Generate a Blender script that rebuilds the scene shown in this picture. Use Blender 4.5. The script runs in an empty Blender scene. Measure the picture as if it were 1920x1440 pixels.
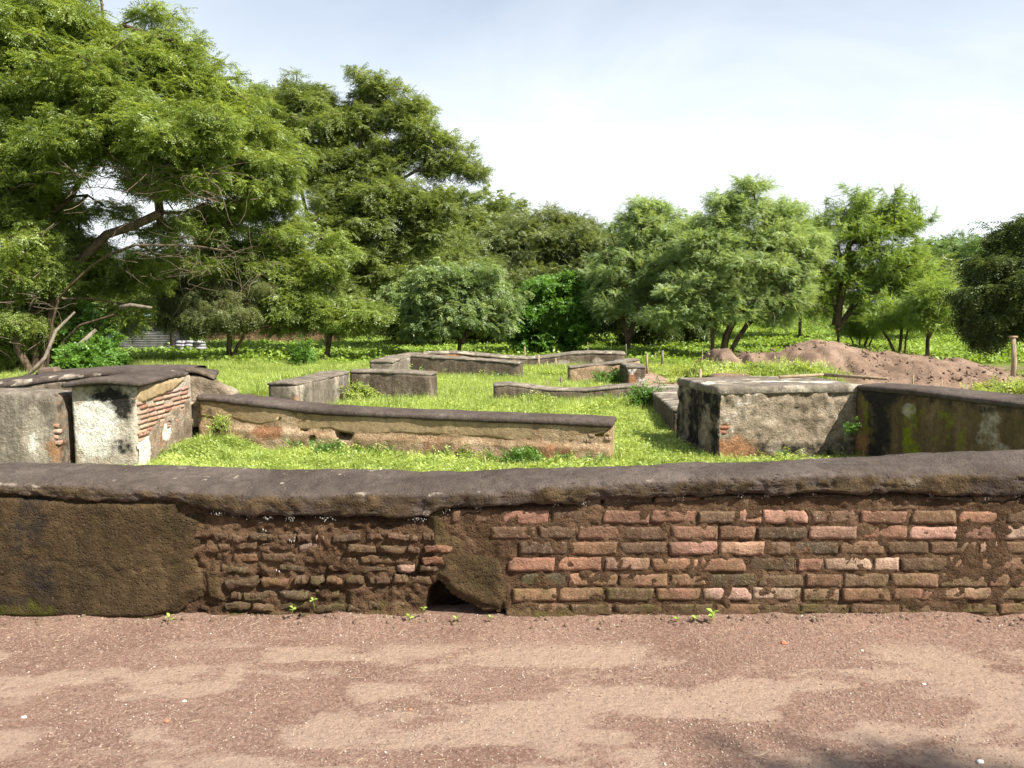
import bpy, math, random
import numpy as np
from mathutils import Vector, Matrix, Euler

random.seed(7)
RNG = np.random.default_rng(7)
R = math.radians
sc = bpy.context.scene
COL = sc.collection

# ------------------------------------------------------------------ camera
EYE = 1.6
PITCH = R(4.95)
FPX = 1500.0
cam = bpy.data.cameras.new("camera")
cam.sensor_width = 36.0
cam.lens = 36.0 * FPX / 1920.0
cam.clip_start = 0.05
cam.clip_end = 3000
cam_o = bpy.data.objects.new("camera", cam)
cam_o.location = (0, 0, EYE)
cam_o.rotation_euler = (R(90) - PITCH, 0, 0)
COL.objects.link(cam_o)
sc.camera = cam_o

# ------------------------------------------------------------------ light
SUN = Vector((0.74, -0.48, 1.0)).normalized()          # towards the sun
SUN_EL = math.asin(SUN.z)
SUN_AZ = math.atan2(SUN.x, SUN.y)                      # clockwise from +Y
world = bpy.data.worlds.new("World")
sc.world = world
world.use_nodes = True
nt = world.node_tree
nt.nodes.clear()
w_out = nt.nodes.new("ShaderNodeOutputWorld")
w_bg = nt.nodes.new("ShaderNodeBackground")
w_sky = nt.nodes.new("ShaderNodeTexSky")
w_sky.sky_type = 'NISHITA'
w_sky.sun_disc = False
w_sky.sun_elevation = SUN_EL
w_sky.sun_rotation = SUN_AZ
w_sky.air_density = 1.0
w_sky.dust_density = 1.0
w_sky.ozone_density = 1.0
w_tc = nt.nodes.new("ShaderNodeTexCoord")
w_map = nt.nodes.new("ShaderNodeMapping")
w_map.inputs['Scale'].default_value = (1.2, 1.2, 3.6)
w_map.inputs['Location'].default_value = (0.3, 0.2, 0.4)
w_n = nt.nodes.new("ShaderNodeTexNoise")
w_n.inputs['Scale'].default_value = 1.6
w_n.inputs['Detail'].default_value = 7
w_n.inputs['Roughness'].default_value = 0.55
w_n.inputs['Distortion'].default_value = 0.6
w_r = nt.nodes.new("ShaderNodeMapRange")
w_r.inputs['From Min'].default_value = 0.30
w_r.inputs['From Max'].default_value = 0.72
w_r.inputs['To Min'].default_value = 0.06
w_r.inputs['To Max'].default_value = 0.48
w_mix = nt.nodes.new("ShaderNodeMix")
w_mix.data_type = 'RGBA'
w_mix.inputs['B'].default_value = (6.9, 7.3, 7.7, 1)
nt.links.new(w_tc.outputs['Generated'], w_map.inputs['Vector'])
nt.links.new(w_map.outputs['Vector'], w_n.inputs['Vector'])
nt.links.new(w_n.outputs['Fac'], w_r.inputs['Value'])
w_sep = nt.nodes.new("ShaderNodeSeparateXYZ"); nt.links.new(w_tc.outputs['Generated'], w_sep.inputs[0])
w_hz = nt.nodes.new("ShaderNodeMapRange"); w_hz.interpolation_type = 'SMOOTHSTEP'
for k_, v_ in zip(('From Min', 'From Max', 'To Min', 'To Max'), (0.02, 0.46, 1.0, 0.05)): w_hz.inputs[k_].default_value = v_
nt.links.new(w_sep.outputs['Z'], w_hz.inputs['Value'])
w_mx = nt.nodes.new("ShaderNodeMath"); w_mx.operation = 'ADD'; w_mx.use_clamp = True
nt.links.new(w_hz.outputs['Result'], w_mx.inputs[0]); nt.links.new(w_r.outputs['Result'], w_mx.inputs[1])
nt.links.new(w_mx.outputs[0], w_mix.inputs['Factor'])
nt.links.new(w_sky.outputs['Color'], w_mix.inputs['A'])
nt.links.new(w_mix.outputs['Result'], w_bg.inputs['Color'])
w_bg.inputs['Strength'].default_value = 0.068
nt.links.new(w_bg.outputs['Background'], w_out.inputs['Surface'])

sun = bpy.data.lights.new("sun", 'SUN')
sun.energy = 5.0
sun.angle = R(0.5)
sun.color = (1.0, 0.955, 0.87)
sun_o = bpy.data.objects.new("sun", sun)
sun_o.rotation_euler = SUN.to_track_quat('Z', 'Y').to_euler()
COL.objects.link(sun_o)
sc.view_settings.view_transform = 'Standard'
sc.view_settings.look = 'None'
sc.view_settings.exposure = 1.25
sc.view_settings.gamma = 1.0
sc.view_settings.use_curve_mapping = False
sc.render.engine = 'CYCLES'
sc.cycles.max_bounces = 6
sc.cycles.diffuse_bounces = 3
sc.cycles.transparent_max_bounces = 4
sc.cycles.transmission_bounces = 3

# ------------------------------------------------------------------ helpers
CS, SN = math.cos(PITCH), math.sin(PITCH)
def ray(px, py):
    u = (px - 960) / FPX; v = (720 - py) / FPX
    return u, CS + v * SN, v * CS - SN
def atD(px, py, D):                      # point of that pixel at world y = D
    u, y, z = ray(px, py); t = D / y
    return (u * t, D, EYE + z * t)
def atZ(px, py, z0):                     # point of that pixel on the plane z = z0
    u, y, z = ray(px, py); t = (z0 - EYE) / z
    return (u * t, y * t, z0)
def xD(px, D): return (px - 960) / FPX * D

def h3(ix, iy, iz, seed):
    h = (ix * 374761393 + iy * 668265263 + iz * 2147483647 + seed * 1274126177) & 0xffffffff
    h = ((h ^ (h >> 13)) * 1274126177) & 0xffffffff
    h = ((h ^ (h >> 16)) * 2246822519) & 0xffffffff
    return ((h ^ (h >> 15)) & 0xffffff) / float(0xffffff)
def vnoise(p, seed=0):
    p = np.asarray(p, float)
    i = np.floor(p).astype(np.int64); f = p - i
    f = f * f * (3 - 2 * f)
    r = 0
    for dx in (0, 1):
        wx = f[:, 0] if dx else 1 - f[:, 0]
        for dy in (0, 1):
            wy = f[:, 1] if dy else 1 - f[:, 1]
            for dz in (0, 1):
                wz = f[:, 2] if dz else 1 - f[:, 2]
                r = r + wx * wy * wz * h3(i[:, 0] + dx, i[:, 1] + dy, i[:, 2] + dz, seed)
    return r * 2 - 1
def fbm(p, scale=1.0, octaves=4, seed=0, rough=0.5):
    p = np.asarray(p, float) * scale
    a, s, t = 1.0, 0.0, 0.0
    for o in range(octaves):
        s = s + a * vnoise(p + 17.3 * o, seed + o * 31); t += a; a *= rough; p = p * 2.03
    return s / t
def sstep(a, b, x):
    t = np.clip((x - a) / (b - a), 0, 1); return t * t * (3 - 2 * t)

def link(o, parent=None):
    COL.objects.link(o)
    if parent is not None: o.parent = parent
    return o
def tag(o, label=None, cat=None, group=None, kind=None):
    if label: o['label'] = label
    if cat: o['category'] = cat
    if group: o['group'] = group
    if kind: o['kind'] = kind
    return o
def thing(name, label, cat, group=None, loc=(0, 0, 0), rz=0):
    o = bpy.data.objects.new(name, None)
    o.empty_display_size = 0.2
    o.location = loc; o.rotation_euler = (0, 0, rz)
    link(o); tag(o, label, cat, group); return o
def mesh_of(name, V, F, mat=None, smooth=True, attrs=None):
    V = np.asarray(V, np.float32); me = bpy.data.meshes.new(name)
    if isinstance(F, np.ndarray):
        k = F.shape[1]; n = len(F)
        me.vertices.add(len(V)); me.vertices.foreach_set('co', V.ravel())
        me.loops.add(n * k); me.loops.foreach_set('vertex_index', F.astype(np.int32).ravel())
        me.polygons.add(n)
        me.polygons.foreach_set('loop_start', np.arange(0, n * k, k, dtype=np.int32))
        me.polygons.foreach_set('loop_total', np.full(n, k, dtype=np.int32))
        me.update(calc_edges=True)
    else:
        me.from_pydata([tuple(map(float, v)) for v in V], [], F); me.update()
    if smooth and len(me.polygons):
        me.polygons.foreach_set('use_smooth', np.ones(len(me.polygons), dtype=bool))
    if attrs:
        for k, a in attrs.items():
            at = me.attributes.new(k, 'FLOAT', 'POINT'); at.data.foreach_set('value', np.asarray(a, np.float32))
    if mat: me.materials.append(mat)
    return me
def obj(name, me, parent=None):
    return link(bpy.data.objects.new(name, me), parent)

# ------------------------------------------------------------------ node helpers
class NT:
    def __init__(s, name):
        s.m = bpy.data.materials.new(name); s.m.use_nodes = True
        s.t = s.m.node_tree; s.t.nodes.clear()
        s.out = s.t.nodes.new("ShaderNodeOutputMaterial")
    def n(s, typ, **kw):
        nd = s.t.nodes.new(typ)
        for k, v in kw.items(): setattr(nd, k, v)
        return nd
    def l(s, a, b): s.t.links.new(a, b)
    def val(s, sock, v):
        if hasattr(v, 'is_linked') or isinstance(v, bpy.types.NodeSocket): s.l(v, sock)
        elif isinstance(v, (tuple, list)) and len(v) == 3 and sock.type == 'RGBA': sock.default_value = (*v, 1)
        else: sock.default_value = v
    def pos(s): return s.n("ShaderNodeNewGeometry").outputs['Position']
    def objco(s): return s.n("ShaderNodeTexCoord").outputs['Object']
    def noise(s, vec, scale, detail=4, rough=0.55, dist=0.0, stretch=None):
        if stretch:
            m = s.n("ShaderNodeMapping"); m.inputs['Scale'].default_value = stretch; s.l(vec, m.inputs['Vector']); vec = m.outputs['Vector']
        nd = s.n("ShaderNodeTexNoise"); s.l(vec, nd.inputs['Vector'])
        nd.inputs['Scale'].default_value = scale; nd.inputs['Detail'].default_value = detail
        nd.inputs['Roughness'].default_value = rough; nd.inputs['Distortion'].default_value = dist
        return nd.outputs['Fac']
    def vor(s, vec, scale, feature='F1', out='Distance', rnd=1.0):
        nd = s.n("ShaderNodeTexVoronoi", feature=feature); s.l(vec, nd.inputs['Vector'])
        nd.inputs['Scale'].default_value = scale; nd.inputs['Randomness'].default_value = rnd
        return nd.outputs[out]
    def rng(s, v, a, b, c=0.0, d=1.0, smooth=False):
        nd = s.n("ShaderNodeMapRange"); nd.interpolation_type = 'SMOOTHSTEP' if smooth else 'LINEAR'
        s.l(v, nd.inputs['Value'])
        for k, x in zip(('From Min', 'From Max', 'To Min', 'To Max'), (a, b, c, d)): nd.inputs[k].default_value = x
        return nd.outputs['Result']
    def math(s, op, a, b=None, c=None):
        nd = s.n("ShaderNodeMath", operation=op); s.val(nd.inputs[0], a)
        if b is not None: s.val(nd.inputs[1], b)
        if c is not None: s.val(nd.inputs[2], c)
        return nd.outputs[0]
    def mix(s, f, a, b, blend='MIX'):
        nd = s.n("ShaderNodeMix", data_type='RGBA', blend_type=blend)
        s.val(nd.inputs['Factor'], f); s.val(nd.inputs['A'], a); s.val(nd.inputs['B'], b)
        return nd.outputs['Result']
    def ramp(s, v, stops):
        nd = s.n("ShaderNodeValToRGB"); s.l(v, nd.inputs['Fac']); e = nd.color_ramp.elements
        while len(e) < len(stops): e.new(0.5)
        for i, (p, c) in enumerate(stops): e[i].position = p; e[i].color = (*c, 1)
        return nd.outputs['Color']
    def attr(s, name):
        nd = s.n("ShaderNodeAttribute"); nd.attribute_name = name; return nd.outputs['Fac']
    def bump(s, h, strength, dist, prev=None):
        nd = s.n("ShaderNodeBump"); nd.inputs['Strength'].default_value = strength; nd.inputs['Distance'].default_value = dist
        s.l(h, nd.inputs['Height'])
        if prev is not None: s.l(prev, nd.inputs['Normal'])
        return nd.outputs['Normal']
    def finish(s, col, rough=0.95, normal=None, spec=0.2, metal=0.0):
        b = s.n("ShaderNodeBsdfPrincipled")
        s.val(b.inputs['Base Color'], col); s.val(b.inputs['Roughness'], rough)
        b.inputs['Specular IOR Level'].default_value = spec; b.inputs['Metallic'].default_value = metal
        if normal is not None: s.l(normal, b.inputs['Normal'])
        s.l(b.outputs[0], s.out.inputs['Surface']); return s.m

def stucco(name, dark, mid, light, moss=0.0, streak=0.5, rough_b=0.6, pocks=0.5, scale=1.0, mosscol=(0.085, 0.085, 0.014)):
    """weathered lime and mud render; vertex masks lime, moss, rust, soot, pale add the stains each wall has"""
    t = NT(name); p = t.pos()
    big = t.noise(p, 1.7 * scale, 6, 0.6, 0.4)
    st = t.noise(p, 2.2 * scale, 5, 0.6, 0.3, stretch=(3.0, 3.0, 0.35))
    m = t.math('ADD', t.math('MULTIPLY', big, 1 - streak), t.math('MULTIPLY', st, streak))
    c = t.ramp(m, [(0.34, dark), (0.50, mid), (0.66, light)])
    mid_n = t.noise(p, 14 * scale, 6, 0.65)
    c = t.mix(t.rng(mid_n, 0.35, 0.7, 0.0, 0.75), c, tuple(x * 0.45 for x in mid))
    fine = t.noise(p, 90, 4, 0.7)
    c = t.mix(t.rng(fine, 0.55, 0.8, 0.0, 0.55), c, tuple(min(1, x * 1.5 + 0.03) for x in light))
    for nm, colr, nz in (('pale', (0.42, 0.36, 0.28), 9), ('rust', (0.34, 0.175, 0.09), 8), ('soot', (0.032, 0.028, 0.024), 7),
                         ('moss', mosscol, 11), ('lime', (0.80, 0.76, 0.66), 13)):
        a = t.attr(nm); n_ = t.noise(p, nz, 6, 0.68)
        f = t.rng(t.math('ADD', a, t.math('MULTIPLY', n_, 0.9)), 0.80, 1.02, 0.0, 1.0)
        f = t.math('MULTIPLY', f, t.rng(a, 0.02, 0.2))
        var = t.noise(p, 30, 4, 0.7)
        colr2 = tuple(x * 0.55 for x in colr)
        c = t.mix(f, c, t.mix(t.rng(var, 0.35, 0.65), colr2, colr))
    cr = t.attr('crust'); cn = t.noise(p, 11, 7, 0.72)
    c = t.mix(t.math('MULTIPLY', cr, t.rng(cn, 0.25, 0.42, 0.6, 1.0)), c, t.ramp(t.noise(p, 7, 7, 0.7, 0.4), [(0.36, (0.020, 0.014, 0.008)), (0.52, (0.060, 0.040, 0.020)), (0.66, (0.115, 0.078, 0.042))]))
    if moss > 0:
        mz = t.noise(p, 6, 6, 0.7)
        c = t.mix(t.rng(mz, 0.62 - 0.15 * moss, 0.75, 0, moss), c, (0.06, 0.065, 0.012))
    hgt = t.math('ADD', t.math('MULTIPLY', t.noise(p, 38, 8, 0.72), 1.0), t.math('MULTIPLY', t.noise(p, 9, 4, 0.6), 1.6))
    pk = t.rng(t.vor(p, 55), 0.05, 0.35)
    hgt = t.math('ADD', hgt, t.math('MULTIPLY', pk, 0.35 * pocks))
    return t.finish(c, 0.97, t.bump(hgt, rough_b, 0.025), spec=0.12)

M = {}
M['front_plaster'] = stucco('front_plaster', (0.026, 0.019, 0.010), (0.072, 0.047, 0.023), (0.135, 0.088, 0.043), moss=0.38, streak=0.35, rough_b=0.9, pocks=1.2)
M['mud'] = stucco('mud_mortar', (0.050, 0.028, 0.015), (0.096, 0.056, 0.030), (0.165, 0.100, 0.057), moss=0.2, streak=0.1, rough_b=1.0, pocks=1.0, scale=2.2)
M['coping'] = stucco('coping_cement', (0.056, 0.042, 0.033), (0.092, 0.071, 0.058), (0.132, 0.105, 0.087), streak=0.0, rough_b=0.6, pocks=1.4)
M['grey'] = stucco('grey_stucco', (0.085, 0.068, 0.050), (0.18, 0.15, 0.115), (0.29, 0.25, 0.195), streak=0.7, rough_b=0.7)
M['dark'] = stucco('dark_stucco', (0.055, 0.042, 0.029), (0.125, 0.097, 0.068), (0.22, 0.175, 0.125), streak=0.6, rough_b=0.8)
M['tan'] = stucco('tan_plaster', (0.21, 0.145, 0.075), (0.34, 0.245, 0.135), (0.44, 0.33, 0.195), streak=0.3, rough_b=0.4)
M['rough'] = stucco('rough_rubble', (0.13, 0.085, 0.045), (0.38, 0.26, 0.15), (0.56, 0.42, 0.28), streak=0.1, rough_b=1.0, pocks=1.5, scale=1.8)
M['white'] = stucco('limewashed_render', (0.28, 0.235, 0.18), (0.43, 0.37, 0.285), (0.56, 0.50, 0.40), streak=0.2, rough_b=0.8)
M['scraped'] = stucco('scraped_grey', (0.11, 0.080, 0.050), (0.30, 0.235, 0.165), (0.45, 0.375, 0.28), streak=0.1, rough_b=1.0, pocks=1.6, scale=2.2)
M['mossy'] = stucco('mossy_stucco', (0.055, 0.040, 0.024), (0.125, 0.085, 0.042), (0.22, 0.155, 0.08), moss=0.5, streak=0.85, rough_b=0.6, mosscol=(0.20, 0.22, 0.014))

def brick_mat(name, dirt=0.6, mossy=0.3):
    t = NT(name); p = t.pos(); oi = t.n("ShaderNodeObjectInfo"); c = oi.outputs['Color']
    n1 = t.noise(p, 16, 6, 0.65)
    c = t.mix(t.rng(n1, 0.3, 0.7, 0, 0.5), c, t.mix(1.0, c, (0.55, 0.48, 0.42), 'MULTIPLY'))
    d = t.noise(p, 5.5, 7, 0.68, 0.4)
    c = t.mix(t.rng(d, 0.60 - 0.20 * dirt, 0.68, 0, dirt), c, (0.098, 0.060, 0.034))
    d2 = t.noise(p, 19, 6, 0.72, 0.3); c = t.mix(t.rng(d2, 0.54, 0.66, 0, dirt * 0.8), c, (0.125, 0.078, 0.045))
    c = t.mix(t.rng(t.noise(p, 1.3, 4, 0.6), 0.48, 0.62, 0, dirt * 0.55), c, (0.082, 0.052, 0.030))
    sp = t.noise(p, 70, 4, 0.7)
    c = t.mix(t.rng(sp, 0.56, 0.72, 0, 0.45), c, (0.50, 0.40, 0.30))
    c = t.mix(t.rng(sp, 0.44, 0.30, 0, 0.6), c, (0.05, 0.035, 0.022))
    if mossy:
        z = t.n("ShaderNodeSeparateXYZ"); t.l(p, z.inputs[0])
        low = t.rng(z.outputs['Z'], 0.42, 0.02, 0, 1); mn = t.noise(p, 7, 5, 0.7)
        c = t.mix(t.math('MULTIPLY', t.rng(mn, 0.42, 0.66, 0, mossy), low), c, (0.085, 0.085, 0.016))
    h = t.math('ADD', t.noise(p, 60, 7, 0.75), t.math('MULTIPLY', t.noise(p, 18, 5, 0.7), 1.6))
    return t.finish(c, 0.95, t.bump(h, 1.0, 0.016), spec=0.15)
M['brick'] = brick_mat('weathered_brick', 0.72, 0.7)
M['brick_clean'] = brick_mat('pale_brick', 0.15, 0.0)

def earth(name, c1, c2, c3, sc_=1.0, b=0.7, peb=True):
    t = NT(name); p = t.pos()
    c = t.ramp(t.noise(p, 1.3 * sc_, 7, 0.62, 0.3), [(0.35, c1), (0.52, c2), (0.68, c3)])
    f = t.noise(p, 45, 5, 0.75)
    c = t.mix(t.rng(f, 0.35, 0.68, 0, 0.55), c, tuple(x * 0.5 for x in c1))
    if peb:
        v = t.vor(p, 60); cc = t.vor(p, 60, out='Color')
        sx = t.n("ShaderNodeSeparateColor"); t.l(cc, sx.inputs[0])
        f2 = t.math('MULTIPLY', t.rng(v, 0.28, 0.18), t.rng(sx.outputs[0], 0.72, 0.76))
        c = t.mix(f2, c, (0.55, 0.44, 0.36))
    h = t.math('ADD', t.noise(p, 30, 8, 0.75), t.math('MULTIPLY', t.noise(p, 6, 5, 0.6), 1.5))
    return t.finish(c, 0.98, t.bump(h, b, 0.03), spec=0.1)
M['mound'] = earth('mound_earth', (0.15, 0.098, 0.066), (0.235, 0.158, 0.110), (0.33, 0.235, 0.170), 1.2, 0.9)
M['lane'] = earth('lane_earth', (0.24, 0.15, 0.11), (0.34, 0.23, 0.17), (0.42, 0.31, 0.24))

def path_mat():
    t = NT('path_dirt'); p = t.pos(); sand = t.attr('sand')
    red = t.ramp(t.noise(p, 2.0, 6, 0.6), [(0.35, (0.24, 0.136, 0.098)), (0.6, (0.32, 0.195, 0.142)), (0.75, (0.37, 0.235, 0.175))])
    edge = t.math('ADD', sand, t.math('MULTIPLY', t.math('SUBTRACT', t.noise(p, 26, 9, 0.82), 0.5), 1.6))
    sandc = t.mix(t.noise(p, 120, 3, 0.6), (0.39, 0.272, 0.198), (0.50, 0.36, 0.27))
    mid = t.mix(0.5, red, sandc); c = t.mix(t.rng(edge, 0.22, 0.46), red, mid); c = t.mix(t.rng(edge, 0.50, 0.74, 0.0, 0.9), c, sandc)
    g = t.noise(p, 160, 3, 0.7)
    c = t.mix(t.rng(g, 0.55, 0.68, 0, 0.60), c, (0.085, 0.052, 0.040))
    c = t.mix(t.rng(t.noise(p, 210, 3, 0.75), 0.54, 0.68, 0, 0.5), c, (0.36, 0.26, 0.19))
    c = t.mix(t.rng(t.noise(p, 48, 6, 0.8), 0.50, 0.66, 0, 0.45), c, (0.11, 0.068, 0.052))
    for scl_, am in ((70, .32), (130, .42)):
        cs_ = t.n('ShaderNodeSeparateColor'); t.l(t.vor(p, scl_, out='Color'), cs_.inputs[0]); k_ = t.math('MULTIPLY', t.rng(edge, .35, .75, 1.0, .35), am)
        c = t.mix(t.math('MULTIPLY', t.rng(cs_.outputs[0], .55, 1.0), k_), c, (0.105, 0.062, 0.045)); c = t.mix(t.math('MULTIPLY', t.rng(cs_.outputs[1], .70, 1.0), k_), c, (0.50, 0.37, 0.28))
    for scl, th in ((150, 0.86),):
        v = t.vor(p, scl); cc = t.n("ShaderNodeSeparateColor"); t.l(t.vor(p, scl, out='Color'), cc.inputs[0])
        f2 = t.math('MULTIPLY', t.rng(v, 0.30, 0.20), t.rng(cc.outputs[0], th, th + 0.03))
        c = t.mix(f2, c, t.mix(cc.outputs[1], (0.42, 0.33, 0.27), (0.26, 0.16, 0.12)))
    h = t.math('ADD', t.noise(p, 70, 8, 0.8), t.math('MULTIPLY', t.noise(p, 14, 5, 0.65), 1.4))
    return t.finish(c, 0.97, t.bump(h, 1.0, 0.022), spec=0.12)
M['path'] = path_mat()

def ground_mat():
    t = NT('field_ground'); p = t.pos(); dirt = t.attr('dirt')
    g = t.ramp(t.noise(p, 0.9, 7, 0.65, 0.5), [(0.32, (0.05, 0.07, 0.012)), (0.5, (0.10, 0.15, 0.02)), (0.68, (0.19, 0.22, 0.045))])
    c = t.mix(t.rng(t.noise(p, 14, 6, 0.7), 0.4, 0.65, 0, 0.7), g, (0.055, 0.06, 0.018))
    d = t.ramp(t.noise(p, 2.3, 7, 0.65), [(0.35, (0.19, 0.115, 0.08)), (0.55, (0.33, 0.22, 0.165)), (0.7, (0.43, 0.32, 0.25))])
    e = t.math('ADD', dirt, t.math('MULTIPLY', t.math('SUBTRACT', t.noise(p, 5, 6, 0.7), 0.5), 0.8))
    c = t.mix(t.rng(e, 0.40, 0.60), c, d)
    h = t.math('ADD', t.noise(p, 26, 8, 0.75), t.noise(p, 5, 5, 0.6))
    return t.finish(c, 0.98, t.bump(h, 0.8, 0.05), spec=0.1)
M['ground'] = ground_mat()

def leaf_mat(name, c1, c2, trans=0.35, gloss=0.25, cl=0.5, dead=0.0):
    t = NT(name); p = t.pos(); oi = t.n("ShaderNodeObjectInfo")
    f = t.math('ADD', t.math('MULTIPLY', oi.outputs['Random'], 0.5), t.math('MULTIPLY', t.rng(t.noise(p, cl, 3, 0.6), 0.3, 0.7), 0.5))
    c = t.mix(f, c1, c2)
    if dead: c = t.mix(t.rng(t.noise(p, 9, 3, 0.7), 0.62, 0.68, 0, dead), c, (0.24, 0.15, 0.05))
    b = t.n("ShaderNodeBsdfPrincipled"); t.l(c, b.inputs['Base Color'])
    b.inputs['Roughness'].default_value = 0.42; b.inputs['Specular IOR Level'].default_value = gloss
    tr = t.n("ShaderNodeBsdfTranslucent"); t.l(t.mix(1.0, c, (1.35, 1.25, 0.5), 'MULTIPLY'), tr.inputs['Color'])
    ms = t.n("ShaderNodeMixShader"); ms.inputs[0].default_value = trans
    t.l(b.outputs[0], ms.inputs[1]); t.l(tr.outputs[0], ms.inputs[2]); t.l(ms.outputs[0], t.out.inputs['Surface'])
    return t.m
M['leaf_big'] = leaf_mat('leaf_big_tree', (0.1, 0.155, 0.032), (0.35, 0.44, 0.105), trans=0.45, dead=0.2, gloss=0.9, cl=0.9)
M['leaf_mid'] = leaf_mat('leaf_spreading', (0.1, 0.145, 0.04), (0.3, 0.37, 0.11), trans=0.45, gloss=0.9, cl=0.8)
M['leaf_olive'] = leaf_mat('leaf_olive', (0.095, 0.12, 0.038), (0.21, 0.245, 0.085), trans=0.4, dead=0.2, gloss=0.6)
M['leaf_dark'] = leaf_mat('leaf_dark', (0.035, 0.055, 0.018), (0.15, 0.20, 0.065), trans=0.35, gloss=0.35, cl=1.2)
M['leaf_pale'] = leaf_mat('leaf_pale', (0.14, 0.22, 0.08), (0.34, 0.43, 0.2), trans=0.4, gloss=0.9, cl=1.5)
M['leaf_feather'] = leaf_mat('leaf_feathery', (0.2, 0.29, 0.12), (0.4, 0.5, 0.23), trans=0.45, gloss=0.7)
M['leaf_thorn'] = leaf_mat('leaf_thorny', (0.13, 0.21, 0.045), (0.34, 0.45, 0.11), trans=0.45, gloss=0.7)
M['leaf_far'] = leaf_mat('leaf_distant', (0.11, 0.18, 0.07), (0.22, 0.32, 0.11), cl=0.25)
M['leaf_vine'] = leaf_mat('leaf_vine', (0.06, 0.15, 0.018), (0.17, 0.32, 0.05), trans=0.4, gloss=0.6)
M['weed'] = leaf_mat('weed_leaf', (0.13, 0.20, 0.022), (0.52, 0.61, 0.17), trans=0.4, gloss=0.5, cl=3.0, dead=0.25)
M['leaf_acacia'] = leaf_mat('leaf_acacia', (0.1, 0.135, 0.045), (0.26, 0.31, 0.12), trans=0.4, dead=0.12, gloss=0.7)
M['weed_far'] = leaf_mat('weed_far', (0.12, 0.20, 0.028), (0.33, 0.45, 0.09), trans=0.35, gloss=0.3, cl=0.35, dead=0.12)
M['seedling'] = leaf_mat('seedling_leaf', (0.25, 0.38, 0.06), (0.38, 0.50, 0.12), trans=0.3)

def bark(name, c1, c2):
    t = NT(name); p = t.pos()
    c = t.ramp(t.noise(p, 5, 6, 0.65, 0.5, stretch=(2, 2, 0.5)), [(0.35, c1), (0.65, c2)])
    return t.finish(c, 0.95, t.bump(t.noise(p, 25, 6, 0.7, stretch=(2, 2, 0.4)), 0.8, 0.03), spec=0.1)
M['bark'] = bark('bark_brown', (0.05, 0.035, 0.022), (0.16, 0.115, 0.075))
M['bark_grey'] = bark('bark_grey', (0.10, 0.08, 0.06), (0.26, 0.215, 0.165))
M['deadwood'] = bark('dead_twig', (0.075, 0.055, 0.038), (0.20, 0.155, 0.11))
M['pole'] = bark('pale_wood', (0.22, 0.155, 0.09), (0.42, 0.33, 0.22))

def simple(name, c1, c2, scale=8, rough=0.8, metal=0.0, b=0.3):
    t = NT(name); p = t.pos()
    return t.finish(t.mix(t.rng(t.noise(p, scale, 5, 0.6), 0.3, 0.7), c1, c2), rough, t.bump(t.noise(p, scale * 4, 4, 0.6), b, 0.01), metal=metal)
M['tin'] = simple('corrugated_tin', (0.10, 0.095, 0.09), (0.24, 0.23, 0.22), 3, 0.6, 0.3)
M['tin_blue'] = simple('roof_tin', (0.30, 0.36, 0.46), (0.42, 0.48, 0.58), 3, 0.45, 0.3)
M['bag'] = simple('sack_cloth', (0.22, 0.21, 0.225), (0.36, 0.35, 0.37), 6, 0.8)
M['barrel'] = simple('barrel_paint', (0.02, 0.035, 0.06), (0.03, 0.05, 0.08), 5, 0.5)
M['orange'] = simple('ochre_wall', (0.10, 0.06, 0.035), (0.17, 0.10, 0.06), 2, 0.95)
M['stone'] = simple('stone', (0.09, 0.06, 0.045), (0.17, 0.12, 0.09), 12, 0.95, b=0.8)
M['lime'] = simple('lime_crumbs', (0.20, 0.18, 0.155), (0.46, 0.43, 0.39), 40, 0.95)

def pebble_mat():
    t = NT('pebble'); oi = t.n("ShaderNodeObjectInfo")
    c = t.ramp(oi.outputs['Random'], [(0.0, (0.13, 0.075, 0.058)), (0.35, (0.20, 0.13, 0.10)), (0.65, (0.26, 0.185, 0.14)), (0.96, (0.34, 0.265, 0.21)), (0.995, (0.55, 0.49, 0.43)), (1.0, (0.36, 0.10, 0.06))])
    return t.finish(c, 0.85, spec=0.3)
M['pebble'] = pebble_mat()
M['straw'] = simple('straw', (0.40, 0.29, 0.17), (0.62, 0.50, 0.34), 20, 0.9)

# ------------------------------------------------------------------ lattice box (rounded, displaced)
def lattice(nx, ny, nz):
    """surface of a box lattice: unit coords (s,t,h) and quads"""
    idx = {}; P = []; F = []
    def vid(i, j, k):
        key = (i, j, k)
        if key not in idx: idx[key] = len(P); P.append((i / nx, j / ny, k / nz))
        return idx[key]
    for i in range(nx):
        for k in range(nz):
            F.append((vid(i, 0, k), vid(i + 1, 0, k), vid(i + 1, 0, k + 1), vid(i, 0, k + 1)))
            F.append((vid(i, ny, k), vid(i, ny, k + 1), vid(i + 1, ny, k + 1), vid(i + 1, ny, k)))
        for j in range(ny):
            F.append((vid(i, j, nz), vid(i + 1, j, nz), vid(i + 1, j + 1, nz), vid(i, j + 1, nz)))
            F.append((vid(i, j, 0), vid(i, j + 1, 0), vid(i + 1, j + 1, 0), vid(i + 1, j, 0)))
    for j in range(ny):
        for k in range(nz):
            F.append((vid(0, j, k), vid(0, j, k + 1), vid(0, j + 1, k + 1), vid(0, j + 1, k)))
            F.append((vid(nx, j, k), vid(nx, j + 1, k), vid(nx, j + 1, k + 1), vid(nx, j, k + 1)))
    return np.array(P), np.array(F)

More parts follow.
